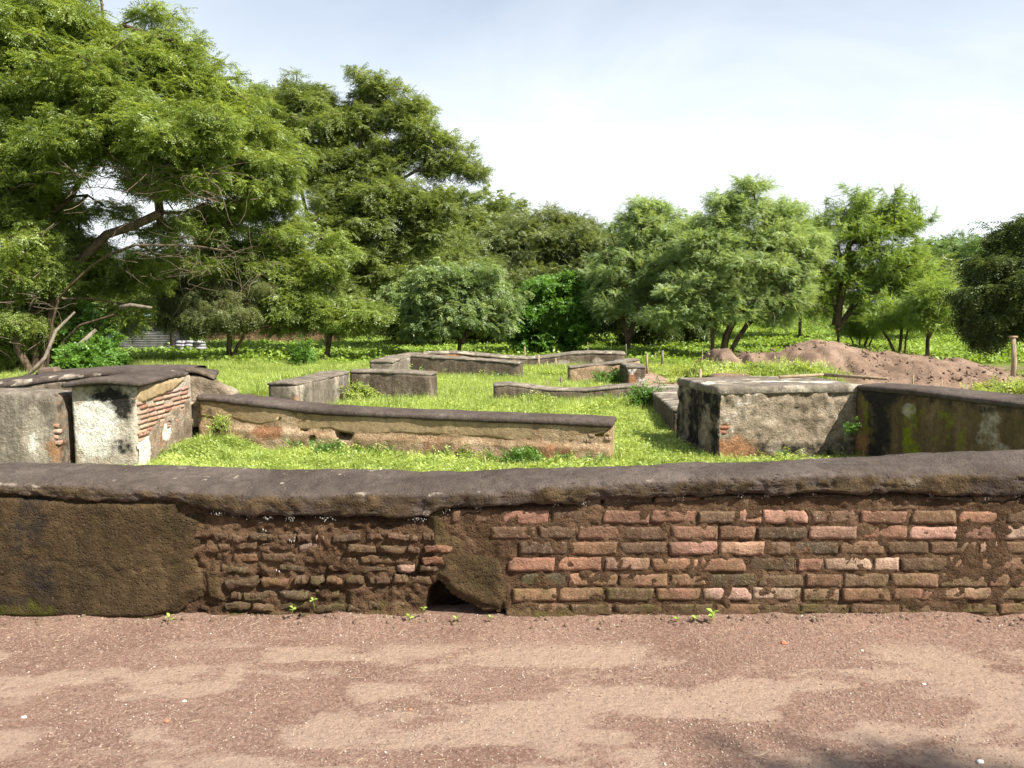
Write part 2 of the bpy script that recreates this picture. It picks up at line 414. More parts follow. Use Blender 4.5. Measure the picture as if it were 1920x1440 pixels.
def section(front, thick, zlo, grow=0.0, end_grow=0.0, r=0.04, step=0.06, amp=0.012, freq=3.0, seed=1, side=1,
            crown=0.0, drop=0.0, back=None, fine=0.35, ztop_off=0.0, tilt=0.0):
    """wall section: front = list of (x,y,ztop) along the front top edge; the body extends by thick to `side`.
    zlo: bottom height (number) or ('below', t) = t under the top (a coping)."""
    fr = np.array(front, float); d = np.diff(fr[:, :2], axis=0); L = np.r_[0, np.cumsum(np.hypot(d[:, 0], d[:, 1]))]
    total = L[-1]
    nx = max(4, int(total / step)); ny = max(3, int((thick + 2 * grow) / step))
    zt = fr[:, 2].mean() + ztop_off
    Hh = zlo[1] if isinstance(zlo, tuple) else zt - zlo
    nz = max(3, int(Hh / step))
    P, F = lattice(nx, ny, nz)
    if side < 0: F = F[:, ::-1]
    Ls = total + 2 * end_grow
    s, t, h = P[:, 0] * Ls - end_grow, P[:, 1] * (thick + 2 * grow) - grow, P[:, 2] * Hh
    # rounding
    rr = min(r, Hh * 0.45, (thick + 2 * grow) * 0.45)
    lo = np.array([-end_grow + rr, -grow + rr, (rr if isinstance(zlo, tuple) else -9)])
    hi = np.array([total + end_grow - rr, thick + grow - rr, Hh - rr])
    p = np.c_[s, t, h]; q = np.clip(p, lo, hi); n = p - q; ln = np.linalg.norm(n, axis=1); ln[ln == 0] = 1
    nn = n / ln[:, None]; p = q + nn * rr
    # local frame along the path
    sx = np.clip(p[:, 0], 0, total)
    X = np.interp(sx, L, fr[:, 0]); Y = np.interp(sx, L, fr[:, 1]); Z = np.interp(sx, L, fr[:, 2]) + ztop_off
    # smooth the height profile
    e = 0.12
    Z = (Z * 2 + np.interp(np.clip(sx - e, 0, total), L, fr[:, 2]) + np.interp(np.clip(sx + e, 0, total), L, fr[:, 2]) + 2 * ztop_off) / 4
    tx = np.interp(np.clip(sx + .05, 0, total), L, fr[:, 0]) - np.interp(np.clip(sx - .05, 0, total), L, fr[:, 0])
    ty = np.interp(np.clip(sx + .05, 0, total), L, fr[:, 1]) - np.interp(np.clip(sx - .05, 0, total), L, fr[:, 1])
    tl = np.hypot(tx, ty); tx, ty = tx / tl, ty / tl
    nxv, nyv = -ty * side, tx * side
    over = p[:, 0] - sx
    X = X + tx * over + nxv * p[:, 1]; Y = Y + ty * over + nyv * p[:, 1]
    arch = crown * (1 - ((p[:, 1] - thick / 2) / (thick / 2 + grow)) ** 2) + tilt * p[:, 1]
    if isinstance(zlo, tuple): ZZ = Z - Hh + p[:, 2] + arch
    else: ZZ = zlo + (Z + arch - zlo) * (p[:, 2] / Hh)
    N = np.c_[tx * nn[:, 0] + nxv * nn[:, 1], ty * nn[:, 0] + nyv * nn[:, 1], nn[:, 2]]
    V = np.c_[X, Y, ZZ]
    dsp = fbm(V, freq, 5, seed) * amp + fbm(V, freq * 5, 3, seed + 50) * amp * fine
    V = V + N * dsp[:, None]
    return V, F, p[:, 0], p[:, 1], p[:, 2] / Hh

def blob(S, H, cs, ch, rs, rh, hard=1.0):
    return np.clip(1.6 - np.hypot((S - cs) / rs, (H - ch) / rh) * 1.1, 0, 1) * hard

FOOT = []     # wall footprints to keep weeds off: (polyline, thick, side)
def ruin(name, label, secs, cat='ruined wall', group=None):
    """secs: dicts(front, thick, side, mat, cop_mat, masks fn, cop thickness ...)"""
    root = thing(name, label, cat, group, loc=(secs[0]['front'][0][0], secs[0]['front'][0][1], 0))
    inv = Matrix.Translation(-Vector(root.location))
    for i, s in enumerate(secs):
        front = s['front']; th = s['thick']; sd = s.get('side', 1)
        ct = s.get('cop', 0.09)
        V, F, S, T, Hn = section(front, th, s.get('zlo', -0.2), r=s.get('r', 0.03), step=s.get('step', 0.05), amp=s.get('amp', 0.015), freq=s.get('freq', 3), seed=11 + i * 7 + len(name), side=sd, ztop_off=-(ct * 0.6 if ct else 0), fine=s.get('fine', .35))
        at = {k: np.zeros(len(V)) for k in ('lime', 'moss', 'rust', 'soot', 'pale')}
        if 'masks' in s: s['masks'](at, S, T, Hn, V)
        if 'shape' in s: V = s['shape'](V, S, T, Hn)
        o = obj('wall_body', mesh_of('wall_body', V, F, M[s.get('mat', 'dark')], attrs=at), root); o.matrix_parent_inverse = inv
        FOOT.append((np.array(front)[:, :2], th, sd))
        if ct:
            V, F, S, T, Hn = section(front, th, ('below', ct), grow=s.get('over', 0.03), end_grow=s.get('endover', s.get('over', 0.03)), r=s.get('copr', 0.035), step=s.get('step', 0.05), amp=s.get('copamp', 0.014), freq=2.5, seed=5 + i, side=sd, crown=s.get('crown', 0.015))
            at = {k: np.zeros(len(V)) for k in ('lime', 'moss', 'rust', 'soot', 'pale')}
            if 'copmasks' in s: s['copmasks'](at, S, T, Hn, V)
            o = obj('coping', mesh_of('coping', V, F, M[s.get('copmat', 'coping')], attrs=at), root); o.matrix_parent_inverse = inv
    return root, inv

# ================================================================== FRONT WALL
YF = 4.10
def fz(row, y=YF):
    v = (720 - row) / FPX
    return EYE + y * (v * CS - SN) / (CS + v * SN)
def fx(px, row=1000, y=YF):
    v = (720 - row) / FPX
    return (px - 960) / FPX * y / (CS + v * SN)
XL, XR = -4.6, 4.6
cp_px = np.array([-700, 0, 200, 400, 500, 600, 800, 900, 960, 1200, 1440, 1700, 1920, 2600])
edge_row = np.array([903, 905, 911, 925, 927, 927, 925, 922, 917, 902, 894, 889, 886, 878])
back_px = np.array([-700, 0, 200, 400, 600, 800, 900, 1000, 1200, 1400, 1600, 1800, 1920, 2600])
back_row = np.array([866, 865, 866, 872, 877, 880, 880, 877, 870, 862, 853, 845, 840, 826])
low_px = np.array([-700, 0, 200, 330, 400, 500, 600, 700, 800, 822, 900, 1060, 1200, 1330, 1500, 1700, 1850, 1920, 2600])
low_row = np.array([925, 930, 943, 943, 962, 970, 971, 971, 973, 957, 950, 945, 936, 930, 926, 925, 934, 929, 925])
YE = YF - 0.035
e_x = np.array([fx(a, b, YE) for a, b in zip(cp_px, edge_row)]); e_z = np.array([fz(b, YE) for b in edge_row])
YB = YF + 0.44
b_x = np.array([fx(a, b, YB) for a, b in zip(back_px, back_row)]); b_z = np.array([fz(b, YB) for b in back_row])
l_x = np.array([fx(a, b, YE) for a, b in zip(low_px, low_row)]); l_z = np.array([fz(b, YE) for b in low_row])

fw = thing('brick_wall', 'low brick wall crossing the foreground, half plastered, under a thick rounded cement coping', 'wall', loc=(0, YF, 0))
fwi = Matrix.Translation(-Vector(fw.location))
def fpart(name, me):
    o = obj(name, me, fw); o.matrix_parent_inverse = fwi; return o

# coping: swept cross-section
nx, nu = 720, 40
xs = np.linspace(XL, XR, nx + 1)
ze = np.interp(xs, e_x, e_z); zb = np.interp(xs, b_x, b_z); zl = np.interp(xs, l_x, l_z)
k = np.ones(9) / 9
sm = lambda a: np.convolve(np.pad(a, 4, mode='edge'), k, 'valid')
ze, zb, zl = sm(sm(ze)), sm(sm(zb)), zl
prof = []     # (y, weights) cross-section from inner bottom, front bottom, front edge, back edge, back bottom
def csec(ze_, zb_, zl_, u):
    # piecewise path with rounded front edge; returns y,z
    pts = [(YF + 0.10, zl_ + 0.0), (YE + 0.012, zl_), (YE, zl_ + 0.015), (YE - 0.004, ze_ - 0.035), (YE + 0.002, ze_ - 0.012), (YE + 0.022, ze_ + 0.004), (YE + 0.09, ze_ + 0.014 + 0.1 * (zb_ - ze_)), (YB - 0.12, zb_ + 0.012), (YB - 0.03, zb_), (YB, zb_ - 0.04), (YB, zb_ - 0.16), (YF + 0.12, zb_ - 0.16)]
    return pts
segs = [5, 3, 12, 4, 4, 5, 16, 5, 2, 3, 2]
V = []; 
for i, x in enumerate(xs):
    pts = csec(ze[i], zb[i], zl[i], 0); row = []
    for (a, b), n_ in zip(zip(pts[:-1], pts[1:]), segs):
        for q in range(n_): f = q / n_; row.append((x, a[0] + (b[0] - a[0]) * f, a[1] + (b[1] - a[1]) * f))
    row.append((x, *pts[-1])); V.append(row)
V = np.array(V); m_ = V.shape[1]
# smooth profile
for _ in range(2): V[:, 1:-1, 1:] = (V[:, :-2, 1:] + 2 * V[:, 1:-1, 1:] + V[:, 2:, 1:]) / 4
gx = np.gradient(V, axis=1); Nn = np.stack([0 * gx[..., 0], -gx[..., 2], gx[..., 1]], -1)
Nn /= np.linalg.norm(Nn, axis=-1, keepdims=True) + 1e-9
fl = V.reshape(-1, 3)
ds = (fbm(fl, 4, 5, 3) * 0.013 + fbm(fl, 26, 4, 9) * 0.0055 - .007 * sstep(.35, .6, fbm(fl, 17, 3, 19))).reshape(V.shape[:2])
front_zone = (V[..., 1] < YE + 0.03)
ds += front_zone * (-0.014 * sstep(0.10, 0.5, fbm(fl, 11, 4, 31)) + .008 * fbm(fl, 30, 4, 32)).reshape(ds.shape)
# chips along the lower edge
low = np.exp(-((V[..., 2] - zl[:, None]) / 0.02) ** 2) * front_zone
V[..., 2] += low * (fbm(fl, 12, 4, 77).reshape(ds.shape) * 0.03)
V = V + Nn * ds[..., None]
# hairline cracks over the top
hl = np.exp(-(fbm(fl, 2.2, 4, 111) / .012) ** 2).reshape(ds.shape) * (V[..., 1] > YE + .03); V[..., 2] -= hl * .006
# vertical cracks
for cx in (545, 1070, 1235, 1288, 1370, 1455):
    xc = fx(cx, 930, YE); j = np.abs(V[..., 0] - xc - 0.02 * np.sin(V[..., 2] * 70 + cx)); V[..., 1] += np.where(front_zone, 0.014 * np.exp(-(j / 0.0045) ** 2), 0)
ii, jj = np.meshgrid(np.arange(nx), np.arange(m_ - 1), indexing='ij')
a = ii * m_ + jj
F = np.stack([a, a + m_, a + m_ + 1, a + 1], -1).reshape(-1, 4)
fl = V.reshape(-1, 3)
top = (V[..., 1] > YE + 0.02).ravel()
at = {k_: np.zeros(len(fl)) for k_ in ('lime', 'moss', 'rust', 'soot', 'pale')}
tan_edge = np.exp(-((fl[:, 1] - YE - 0.015) / 0.02) ** 2) * sstep(0.0, 0.5, fbm(fl, 3, 3, 40) + 0.15)
at['pale'] = 0.42 * tan_edge * sstep(-.1, .3, fbm(fl, 14, 3, 41)) + 0.60 * np.exp(-(((fl[:, 0] - fx(1712, 905, YE)) / 0.07) ** 2 + ((fl[:, 2] - fz(903, YE)) / 0.035) ** 2)) * (fl[:, 1] < YE + 0.06)
lich = np.maximum(sstep(0.34, 0.50, fbm(fl * [1, 1, 1], 6, 3, 60)), sstep(.40, .52, fbm(fl, 22, 2, 63))) * top
at['pale'] = np.maximum(at['pale'], 0.42 * lich * sstep(-.1, .3, fbm(fl, 1.1, 2, 61)))
at['soot'] = 0.30 * top * sstep(.05, .4, fbm(fl, 1.7, 4, 68)) + 0.34 * (fl[:, 1] < YE + 0.01) * sstep(-0.1, 0.4, fbm(fl, 1.8, 3, 62) + 0.12)
at['moss'] = 0.22 * (fl[:, 1] < YE + 0.02) * (fl[:, 0] < 1) * sstep(-.1, .5, fbm(fl, 2.5, 3, 66))
at['crust'] = sstep(.012, -.006, (fl[:, 1] - YE) - .010 * fbm(fl, 8, 4, 67)) * np.clip(1.15 - at['pale'], 0, 1)
fpart('coping', mesh_of('coping', fl, F, M['coping'], attrs=at))

# face grid -----------------------------------------------------------
def poly_sdf(px, poly):
    """signed distance (positive inside) of 2D points to polygon"""
    P = np.asarray(poly, float); x, y = px[:, 0], px[:, 1]
    dmin = np.full(len(px), 1e9); inside = np.zeros(len(px), bool)
    for i in range(len(P)):
        a, b = P[i], P[(i + 1) % len(P)]; ab = b - a
        t = np.clip(((x - a[0]) * ab[0] + (y - a[1]) * ab[1]) / (ab @ ab + 1e-12), 0, 1)
        dmin = np.minimum(dmin, np.hypot(x - a[0] - ab[0] * t, y - a[1] - ab[1] * t))
        c = (a[1] > y) != (b[1] > y)
        xi = a[0] + (y - a[1]) / (b[1] - a[1] + 1e-12) * (b[0] - a[0])
        inside ^= c & (x < xi)
    return np.where(inside, dmin, -dmin)
W = lambda pts: [(fx(a, b), fz(b)) for a, b in pts]
PLASTER = W([(-900, 880), (330, 880), (345, 950), (388, 968), (380, 1000), (374, 1040), (384, 1080), (386, 1105), (350, 1130), (330, 1150), (300, 1160), (250, 1300), (-900, 1300)])
PATCH = W([(822, 1015), (850, 1000), (868, 1012), (880, 1036), (938, 1040), (948, 1062), (958, 1100), (950, 1135), (936, 1146), (902, 1142), (876, 1126), (850, 1112), (832, 1092), (812, 1078), (826, 1060), (812, 1032)])
STRIP = W([(803, 960), (830, 955), (850, 1010), (830, 1060), (815, 1075), (808, 1020)])
LEDGE = W([(384, 1070), (402, 1050), (410, 1085), (420, 1128), (392, 1120)])
HOLE = W([(797, 1140), (803, 1108), (822, 1090), (838, 1100), (852, 1112), (880, 1130), (905, 1146), (936, 1144), (944, 1158), (900, 1172), (840, 1165), (797, 1156)])
HOLE2 = W([(928, 1128), (940, 1126), (950, 1160), (936, 1165)])
gxn, gzn = 900, 92
X = np.linspace(XL, XR, gxn + 1); Zs = np.linspace(-0.06, 0.80, gzn + 1)
GX, GZ = np.meshgrid(X, Zs, indexing='ij'); g2 = np.c_[GX.ravel(), GZ.ravel()]
p3 = np.c_[g2[:, 0], np.zeros(len(g2)), g2[:, 1]]
wob = fbm(p3, 7, 4, 5) * 0.035
sd_pl = poly_sdf(g2, PLASTER) + wob; sd_pa = np.maximum(poly_sdf(g2, PATCH), poly_sdf(g2, STRIP)) + wob * 0.35
sd_le = poly_sdf(g2, LEDGE) + wob * 0.3
sd_h = np.maximum(poly_sdf(g2, HOLE), poly_sdf(g2, HOLE2)) + wob * 0.25
left_zone = sstep(fx(825), fx(805), g2[:, 0])
nz1, nz2 = fbm(p3, 9, 5, 12), fbm(p3, 32, 4, 13)
core = YF + 0.002 - nz1 * (0.008 + 0.023 * left_zone) - nz2 * (0.009 + 0.010 * left_zone) + 0.008 * left_zone - .012 * np.abs(fbm(p3, 16, 3, 14))
zl_here = np.interp(g2[:, 0], l_x, l_z)
under = sstep(0.035, 0.0, zl_here - g2[:, 1] - 0.012 * nz1) * sstep(fx(360), fx(410), g2[:, 0])
core = core + under * 0.055
core = core + sstep(-0.005, 0.02, sd_h) * 0.30
foot = sstep(0.05, 0.0, g2[:, 1]) ; core = core - foot * (0.012 + 0.02 * (fbm(p3, 3, 3, 15) > 0))
# deep random gaps in the left patch
gap = sstep(0.42, 0.6, fbm(p3 * [1, 1, 2.2], 5.5, 3, 90)) * left_zone
core = core + gap * 0.035
ii, jj = np.meshgrid(np.arange(gxn), np.arange(gzn), indexing='ij'); a = (ii * (gzn + 1) + jj)
GF = np.stack([a, a + gzn + 1, a + gzn + 2, a + 1], -1).reshape(-1, 4)
at = {k_: np.zeros(len(g2)) for k_ in ('lime', 'moss', 'rust', 'soot', 'pale')}
lowm = sstep(0.30, 0.02, g2[:, 1])
at['moss'] = 0.40 * lowm * sstep(-0.15, 0.35, fbm(p3, 3, 3, 70) + 0.25 * left_zone)
at['soot'] = 0.30 * sstep(-.1, .5, fbm(p3, 1.6, 3, 71)) + 0.4 * (sd_h > 0.015)  # scattered dark stains, and a darker colour inside the hole
GF = GF[(g2[:, 1] < zl_here + .045)[GF].all(axis=1)]
fpart('mortar_core', mesh_of('mortar_core', np.c_[g2[:, 0], core, g2[:, 1]], GF, M['mud'], attrs=at))
def sheet(name, sd, thick, mat, soft, extra=None, mossk=0.5, n_amp=0.006):
    y = YF - thick * sstep(-0.002, soft, sd) + .007 * np.exp(-(fbm(p3, 1.9, 4, 25) / .010) ** 2) * (sd > .04) + 0.012 - fbm(p3, 3.5, 4, 21) * n_amp * 2 - fbm(p3, 24, 4, 22) * n_amp
    if extra is not None: y = y + extra
    keep = (sd > -0.012)
    fk = keep[GF].all(axis=1); F2 = GF[fk]; used = np.unique(F2); mp = np.zeros(len(g2), int); mp[used] = np.arange(len(used))
    V2 = np.c_[g2[:, 0], y, g2[:, 1]][used]; F2 = mp[F2]
    at2 = {k_: np.zeros(len(used)) for k_ in ('lime', 'moss', 'rust', 'soot', 'pale')}
    pp = p3[used]
    at2['moss'] = np.maximum(mossk * .80 * sstep(0.24, 0.05, g2[used][:, 1] + .05 * fbm(pp, 3, 3, 75)) * sstep(-0.35, 0.2, fbm(pp, 2.6, 4, 72)), .34 * sstep(.1, .4, fbm(pp * [1, 1, .6], 1.8, 3, 76)))
    at2['soot'] = 0.40 * sstep(-0.05, .4, fbm(pp * [1, 1, .45], 2.4, 4, 73))
    at2['pale'] = 0.26 * sstep(0.1, .4, fbm(pp * [1, 1, .45], 3.1, 4, 78)) 
    at2['rust'] = 0.34 * sstep(0.1, .5, fbm(pp * [1, 1, .5], 3.4, 3, 74))
    return fpart(name, mesh_of(name, V2, F2, M[mat], attrs=at2))
crackz = zl_here - 0.004 + 0.010 * fbm(p3 * [1, 0, 0], 14, 3, 23)
crack = 0.035 * np.exp(-((g2[:, 1] - crackz) / 0.006) ** 2)
botm = 0.02 * sstep(0.04, 0.0, g2[:, 1])
pl_over = -0.014 * sstep(fx(420), fx(150), g2[:, 0])      # the plaster comes flush with the coping at the left
sheet('plaster_render', np.minimum(sd_pl, crackz + 0.03 - g2[:, 1]), 0.030, 'front_plaster', 0.06, crack + botm + pl_over, 0.62)
sheet('plaster_patch', sd_pa, 0.024, 'front_plaster', 0.04, None, 0.2, 0.007)
sheet('plaster_ledge', sd_le, 0.022, 'front_plaster', 0.01, None, 0.3)
# back face so the wall is solid
bx = np.array([(XL, YB - 0.02, -0.1), (XR, YB - 0.02, -0.1), (XR, YB - 0.02, 0.9), (XL, YB - 0.02, 0.9)], float)
Vb, Fb, S_, T_, H_ = section([(XL, YF + 0.33, 0.56), (XR, YF + 0.33, 0.56)], YB - 0.03 - YF - 0.33, -0.1, step=0.15, amp=0.01)
fpart('wall_core', mesh_of('wall_core', Vb, Fb, M['dark']))
FOOT.append((np.array([(XL, YF - 0.05), (XR, YF - 0.05)]), YB - YF + 0.05, 1))

# bricks ---------------------------------------------------------------
def brick_mesh(name, mat, seed, rnd=0.012, amp=0.004, nx=9, ny=1, nz=3):
    P, F = lattice(nx, ny, nz)
    L, D, Hh = 0.248, 0.09, 0.062
    p = (P - 0.5) * [L, D, Hh]
    lim = np.array([L, D, Hh]) / 2 - rnd; q = np.clip(p, -lim, lim); n = p - q
    ln = np.linalg.norm(n, axis=1, keepdims=True); ln[ln == 0] = 1
    p = q + n / ln * rnd
    chipc = np.random.default_rng(seed); corner = np.array([chipc.choice([-1, 1]) * L / 2, -D / 2, chipc.choice([-1, 1]) * Hh / 2]); dc = np.linalg.norm(p - corner, axis=1, keepdims=True); p = p + (np.array([0, 0, 0]) - corner) * np.exp(-(dc / .022) ** 2) * chipc.uniform(0, .22)
    p = p + np.c_[fbm(p, 14, 3, seed), fbm(p, 22, 3, seed + 3), fbm(p, 16, 3, seed + 7)] * [amp * 2.2, amp, amp * 1.3]
    return mesh_of(name, p, F, mat)
BM = [brick_mesh('brick', M['brick'], 100 + i, 0.006, 0.0075, 13, 1, 4) for i in range(9)]
BE = [brick_mesh('worn_brick', M['brick'], 200 + i, 0.013, 0.018, 11, 1, 4) for i in range(7)]
PAL = [((0.44, 0.265, 0.185), 4), ((0.34, 0.185, 0.122), 6), ((0.26, 0.145, 0.092), 5), ((0.185, 0.115, 0.070), 5), ((0.145, 0.092, 0.056), 4), ((0.105, 0.076, 0.050), 2.5), ((0.52, 0.35, 0.27), .7)]
def pick(pal, rng=random):
    tot = sum(w for _, w in pal); r_ = rng.random() * tot
    for c, w in pal:
        r_ -= w
        if r_ <= 0: break
    j = rng.uniform(0.88, 1.12)
    return tuple(min(1, x * j * rng.uniform(.95, 1.05)) for x in c)
def place_brick(me, loc, sc3, rot, colr, parent, inv, name='brick'):
    o = bpy.data.objects.new(name, me); o.location = loc; o.scale = sc3; o.rotation_euler = rot
    o.color = (*colr, 1); link(o, parent); o.matrix_parent_inverse = inv; return o
def in_poly(x, z, poly, m=0.0): return poly_sdf(np.array([[x, z]]), poly)[0] > m
rows = [945, 969, 999, 1028, 1058.5, 1088, 1114, 1142]
offs = [0, 58, 18, 62, 8, 70, 30, 84]
rb = random.Random(3)
for ri, rw in enumerate(rows):
    x = fx(830) + offs[ri] / FPX * YF * 0.9
    if ri in (0, 1, 2): x = fx(818) + offs[ri] * 0.0013
    elif ri > 2: x = fx(950) + (offs[ri] * 0.001)
    z = fz(rw)
    while x < fx(2080):
        l = rb.choice([0.248] * 6 + [0.23, 0.20, 0.13]) * rb.uniform(0.94, 1.04)
        xc = x + l / 2; x += l + rb.uniform(0.008, 0.016)
        zt = np.interp(xc, l_x, l_z)
        if z > zt - 0.012: continue
        if in_poly(xc, z, PATCH, -0.04) or in_poly(xc - l / 2, z, PATCH, 0.0) or in_poly(xc, z, HOLE, -0.02): continue
        pal = PAL if ri not in (0, 7) else PAL[2:6]
        hs = rb.uniform(1.06, 1.24) * (0.8 if ri == 7 else 1)
        place_brick(rb.choice(BM), (xc, YF + 0.0435 - rb.uniform(0.0, 0.008) + (0.012 if ri == 0 else 0), z + rb.uniform(-.003, .003)), (l / 0.248, 1, hs), (rb.uniform(-.05, .05), rb.uniform(-.018, .018) + (math.pi if rb.random() < .5 else 0), rb.uniform(-.02, .02)), pick(pal, rb), fw, fwi)
# worn bricks of the left patch
PALW = [((0.26, 0.085, 0.05), 1.1), ((0.20, 0.10, 0.062), 3), ((0.14, 0.085, 0.052), 4), ((0.10, 0.066, 0.040), 5), ((0.40, 0.25, 0.19), 1.8), ((0.33, 0.22, 0.165), 1)]
z = fz(1158); ri = 0
while z < fz(985):
    x = fx(392) + rb.uniform(0, 0.09)
    hh = rb.uniform(0.040, 0.050)
    while x < fx(806):
        l = rb.choice([rb.uniform(0.06, 0.11), rb.uniform(0.11, 0.19)]); xc = x + l / 2; x += l + rb.uniform(0.008, 0.028)
        zz = z + 0.010 * math.sin(xc * 2.3 + ri) + rb.uniform(-.005, .005)
        if in_poly(xc, zz, HOLE, -0.03) or in_poly(xc, zz, LEDGE, -0.01) or rb.random() < 0.10: continue
        cl = pick(PALW[2:4] if rb.random() < 0.45 or zz < 0.07 else PALW, rb)
        place_brick(rb.choice(BE), (xc, YF + 0.043 - rb.uniform(-0.012, 0.016), zz), (l / 0.248, 1, hh / 0.062 * rb.uniform(0.85, 1.1)), (rb.uniform(-.15, .15), rb.uniform(-.13, .13) + (math.pi if rb.random() < .5 else 0), rb.uniform(-.08, .08)), cl, fw, fwi)
    z += hh + 0.0165; ri += 1
# rubble crumbs at the foot of the left half, lime crumbs hanging under the coping
def crumbs(name, pts, sizes, mat, parent=None, inv=None, squash=(1, 1, 1), seed=0):
    rr = np.random.default_rng(seed)
    base = np.array([(1, 0, 0), (-1, 0, 0), (0, 1, 0), (0, -1, 0), (0, 0, 1), (0, 0, -1)], float)
    tri = np.array([(0, 2, 4), (2, 1, 4), (1, 3, 4), (3, 0, 4), (2, 0, 5), (1, 2, 5), (3, 1, 5), (0, 3, 5)])
    n = len(pts); V = base[None] * (1 + rr.uniform(-.35, .35, (n, 6, 1))) * np.asarray(sizes)[:, None, None] * np.array(squash)
    ang = rr.uniform(0, 6.28, n); ca, sa = np.cos(ang)[:, None], np.sin(ang)[:, None]
    V = np.stack([V[..., 0] * ca - V[..., 1] * sa, V[..., 0] * sa + V[..., 1] * ca, V[..., 2]], -1) + np.asarray(pts)[:, None]
    F = (tri[None] + (np.arange(n) * 6)[:, None, None]).reshape(-1, 3)
    o = obj(name, mesh_of(name, V.reshape(-1, 3), F, mat, smooth=False), parent)
    if inv is not None: o.matrix_parent_inverse = inv
    return o
pts = []; szs = []
for c_, w_, n_ in ((405, 14, 9), (462, 10, 4), (500, 12, 9), (540, 10, 7), (610, 14, 10), (778, 22, 16), (838, 12, 9), (896, 8, 7), (1042, 10, 6), (1098, 8, 5), (1276, 14, 12), (1390, 8, 5), (1440, 10, 6), (1480, 8, 4), (1530, 6, 3), (1750, 6, 4), (1852, 8, 6), (1912, 6, 4), (545, 8, 4), (436, 10, 4)):
    for _ in range(n_ * 2):
        a_ = rb.gauss(c_, w_ * .5); zz = np.interp(fx(a_, 950, YE), l_x, l_z) - abs(rb.gauss(0.004, 0.012))
        pts.append((fx(a_, 950, YE), YE + rb.uniform(0.008, 0.03), zz)); szs.append(rb.uniform(.001, .0034))
for a_, b_ in ((545, 1012), (548, 1014), (553, 1013), (495, 992), (500, 995), (520, 1068), (525, 1070), (1528, 965), (1530, 970)):
    pts.append((fx(a_, b_), YF - 0.016, fz(b_))); szs.append(.004)
o = crumbs('lime_crumbs', pts, szs, M['lime'], fw, fwi, (0.7, 0.7, 2.2), 4); o['kind'] = 'stuff'
pts = []; szs = []
for _ in range(420):
    a_ = rb.uniform(300, 2000) if rb.random() < .4 else rb.uniform(300, 960)
    pts.append((fx(a_, 1160), YF - 0.03 - abs(rb.gauss(0, 0.02)), rb.uniform(-.005, .012))); szs.append(rb.uniform(.004, .016))
o = crumbs('brick_crumbs', pts, szs, M['stone'], fw, fwi, (1, 1, .6), 6); o['kind'] = 'stuff'

# ================================================================== OTHER WALLS
def PD(*a): return [atD(*p) for p in a]
A = lambda at, k, v: at.__setitem__(k, np.maximum(at[k], v))

# --- long low wall, centre left, hollowed below its smooth band
dfront = PD((372, 741, 9.86), (425, 746, 9.80), (480, 753, 9.70), (545, 761, 9.60), (615, 768, 9.50), (700, 772, 9.38), (840, 778, 9.18), (1000, 784, 8.98), (1146, 790, 8.80))
def dmask(at, S, T, H, V):
    n = fbm(V, 4, 4, 8) * 0.07
    u = S / 5.2
    f = (T < 0.2)
    at['rust'] += f * 0.42 * sstep(0, .5, fbm(V, 2.2, 3, 90) + .25) * (H < .62)
    A(at, 'rust', f * blob(S, H, 0.95, 0.55, 0.28, .16, .62))
    A(at, 'rust', f * blob(S, H, 4.35, 0.45, 0.5, .18, .55))
    A(at, 'soot', f * .42 * sstep(.34, .18, H + n))
def dshape(V, S, T, H):
    # the lower body bulges towards the viewer under the ledge of smooth plaster
    dirv = np.array([dfront[-1][0] - dfront[0][0], dfront[-1][1] - dfront[0][1]]); dirv /= np.hypot(*dirv); nrm = np.array([dirv[1], -dirv[0]])
    edge = 0.60 + 0.05 * fbm(V * [1, 1, 0], 3, 4, 17)
    f = (T < 0.12)
    push = sstep(edge + 0.02, edge - 0.03, H) * (0.045 + 0.02 * fbm(V, 5, 4, 18)) * f
    push = push + f * sstep(.30, .05, H) * .04
    xs_, ys_ = V[:, 0], V[:, 2]
    for (px_, row_, rx, rz) in ((572, 800, .055, .048), (646, 815, .105, .060), (588, 822, .035, .025)):
        D_ = np.interp(px_, [372, 1146], [9.86, 8.80]); c = atD(px_, row_, D_)
        q = np.hypot((V[:, 0] - c[0]) / rx, (V[:, 2] - c[2]) / rz)
        push = push - f * sstep(1.15, .85, q) * .22
    V = V.copy(); V[:, 0] += nrm[0] * push; V[:, 1] += nrm[1] * push
    return V
dw, dwi = ruin('low_wall', 'long sagging low wall with a brown coping over a smooth tan band and crumbling orange base', [
    dict(front=dfront, thick=.44, mat='rough', cop=.075, over=.032, copr=.035, crown=.02, step=.03, amp=.012, masks=dmask, shape=dshape, zlo=-.2)])
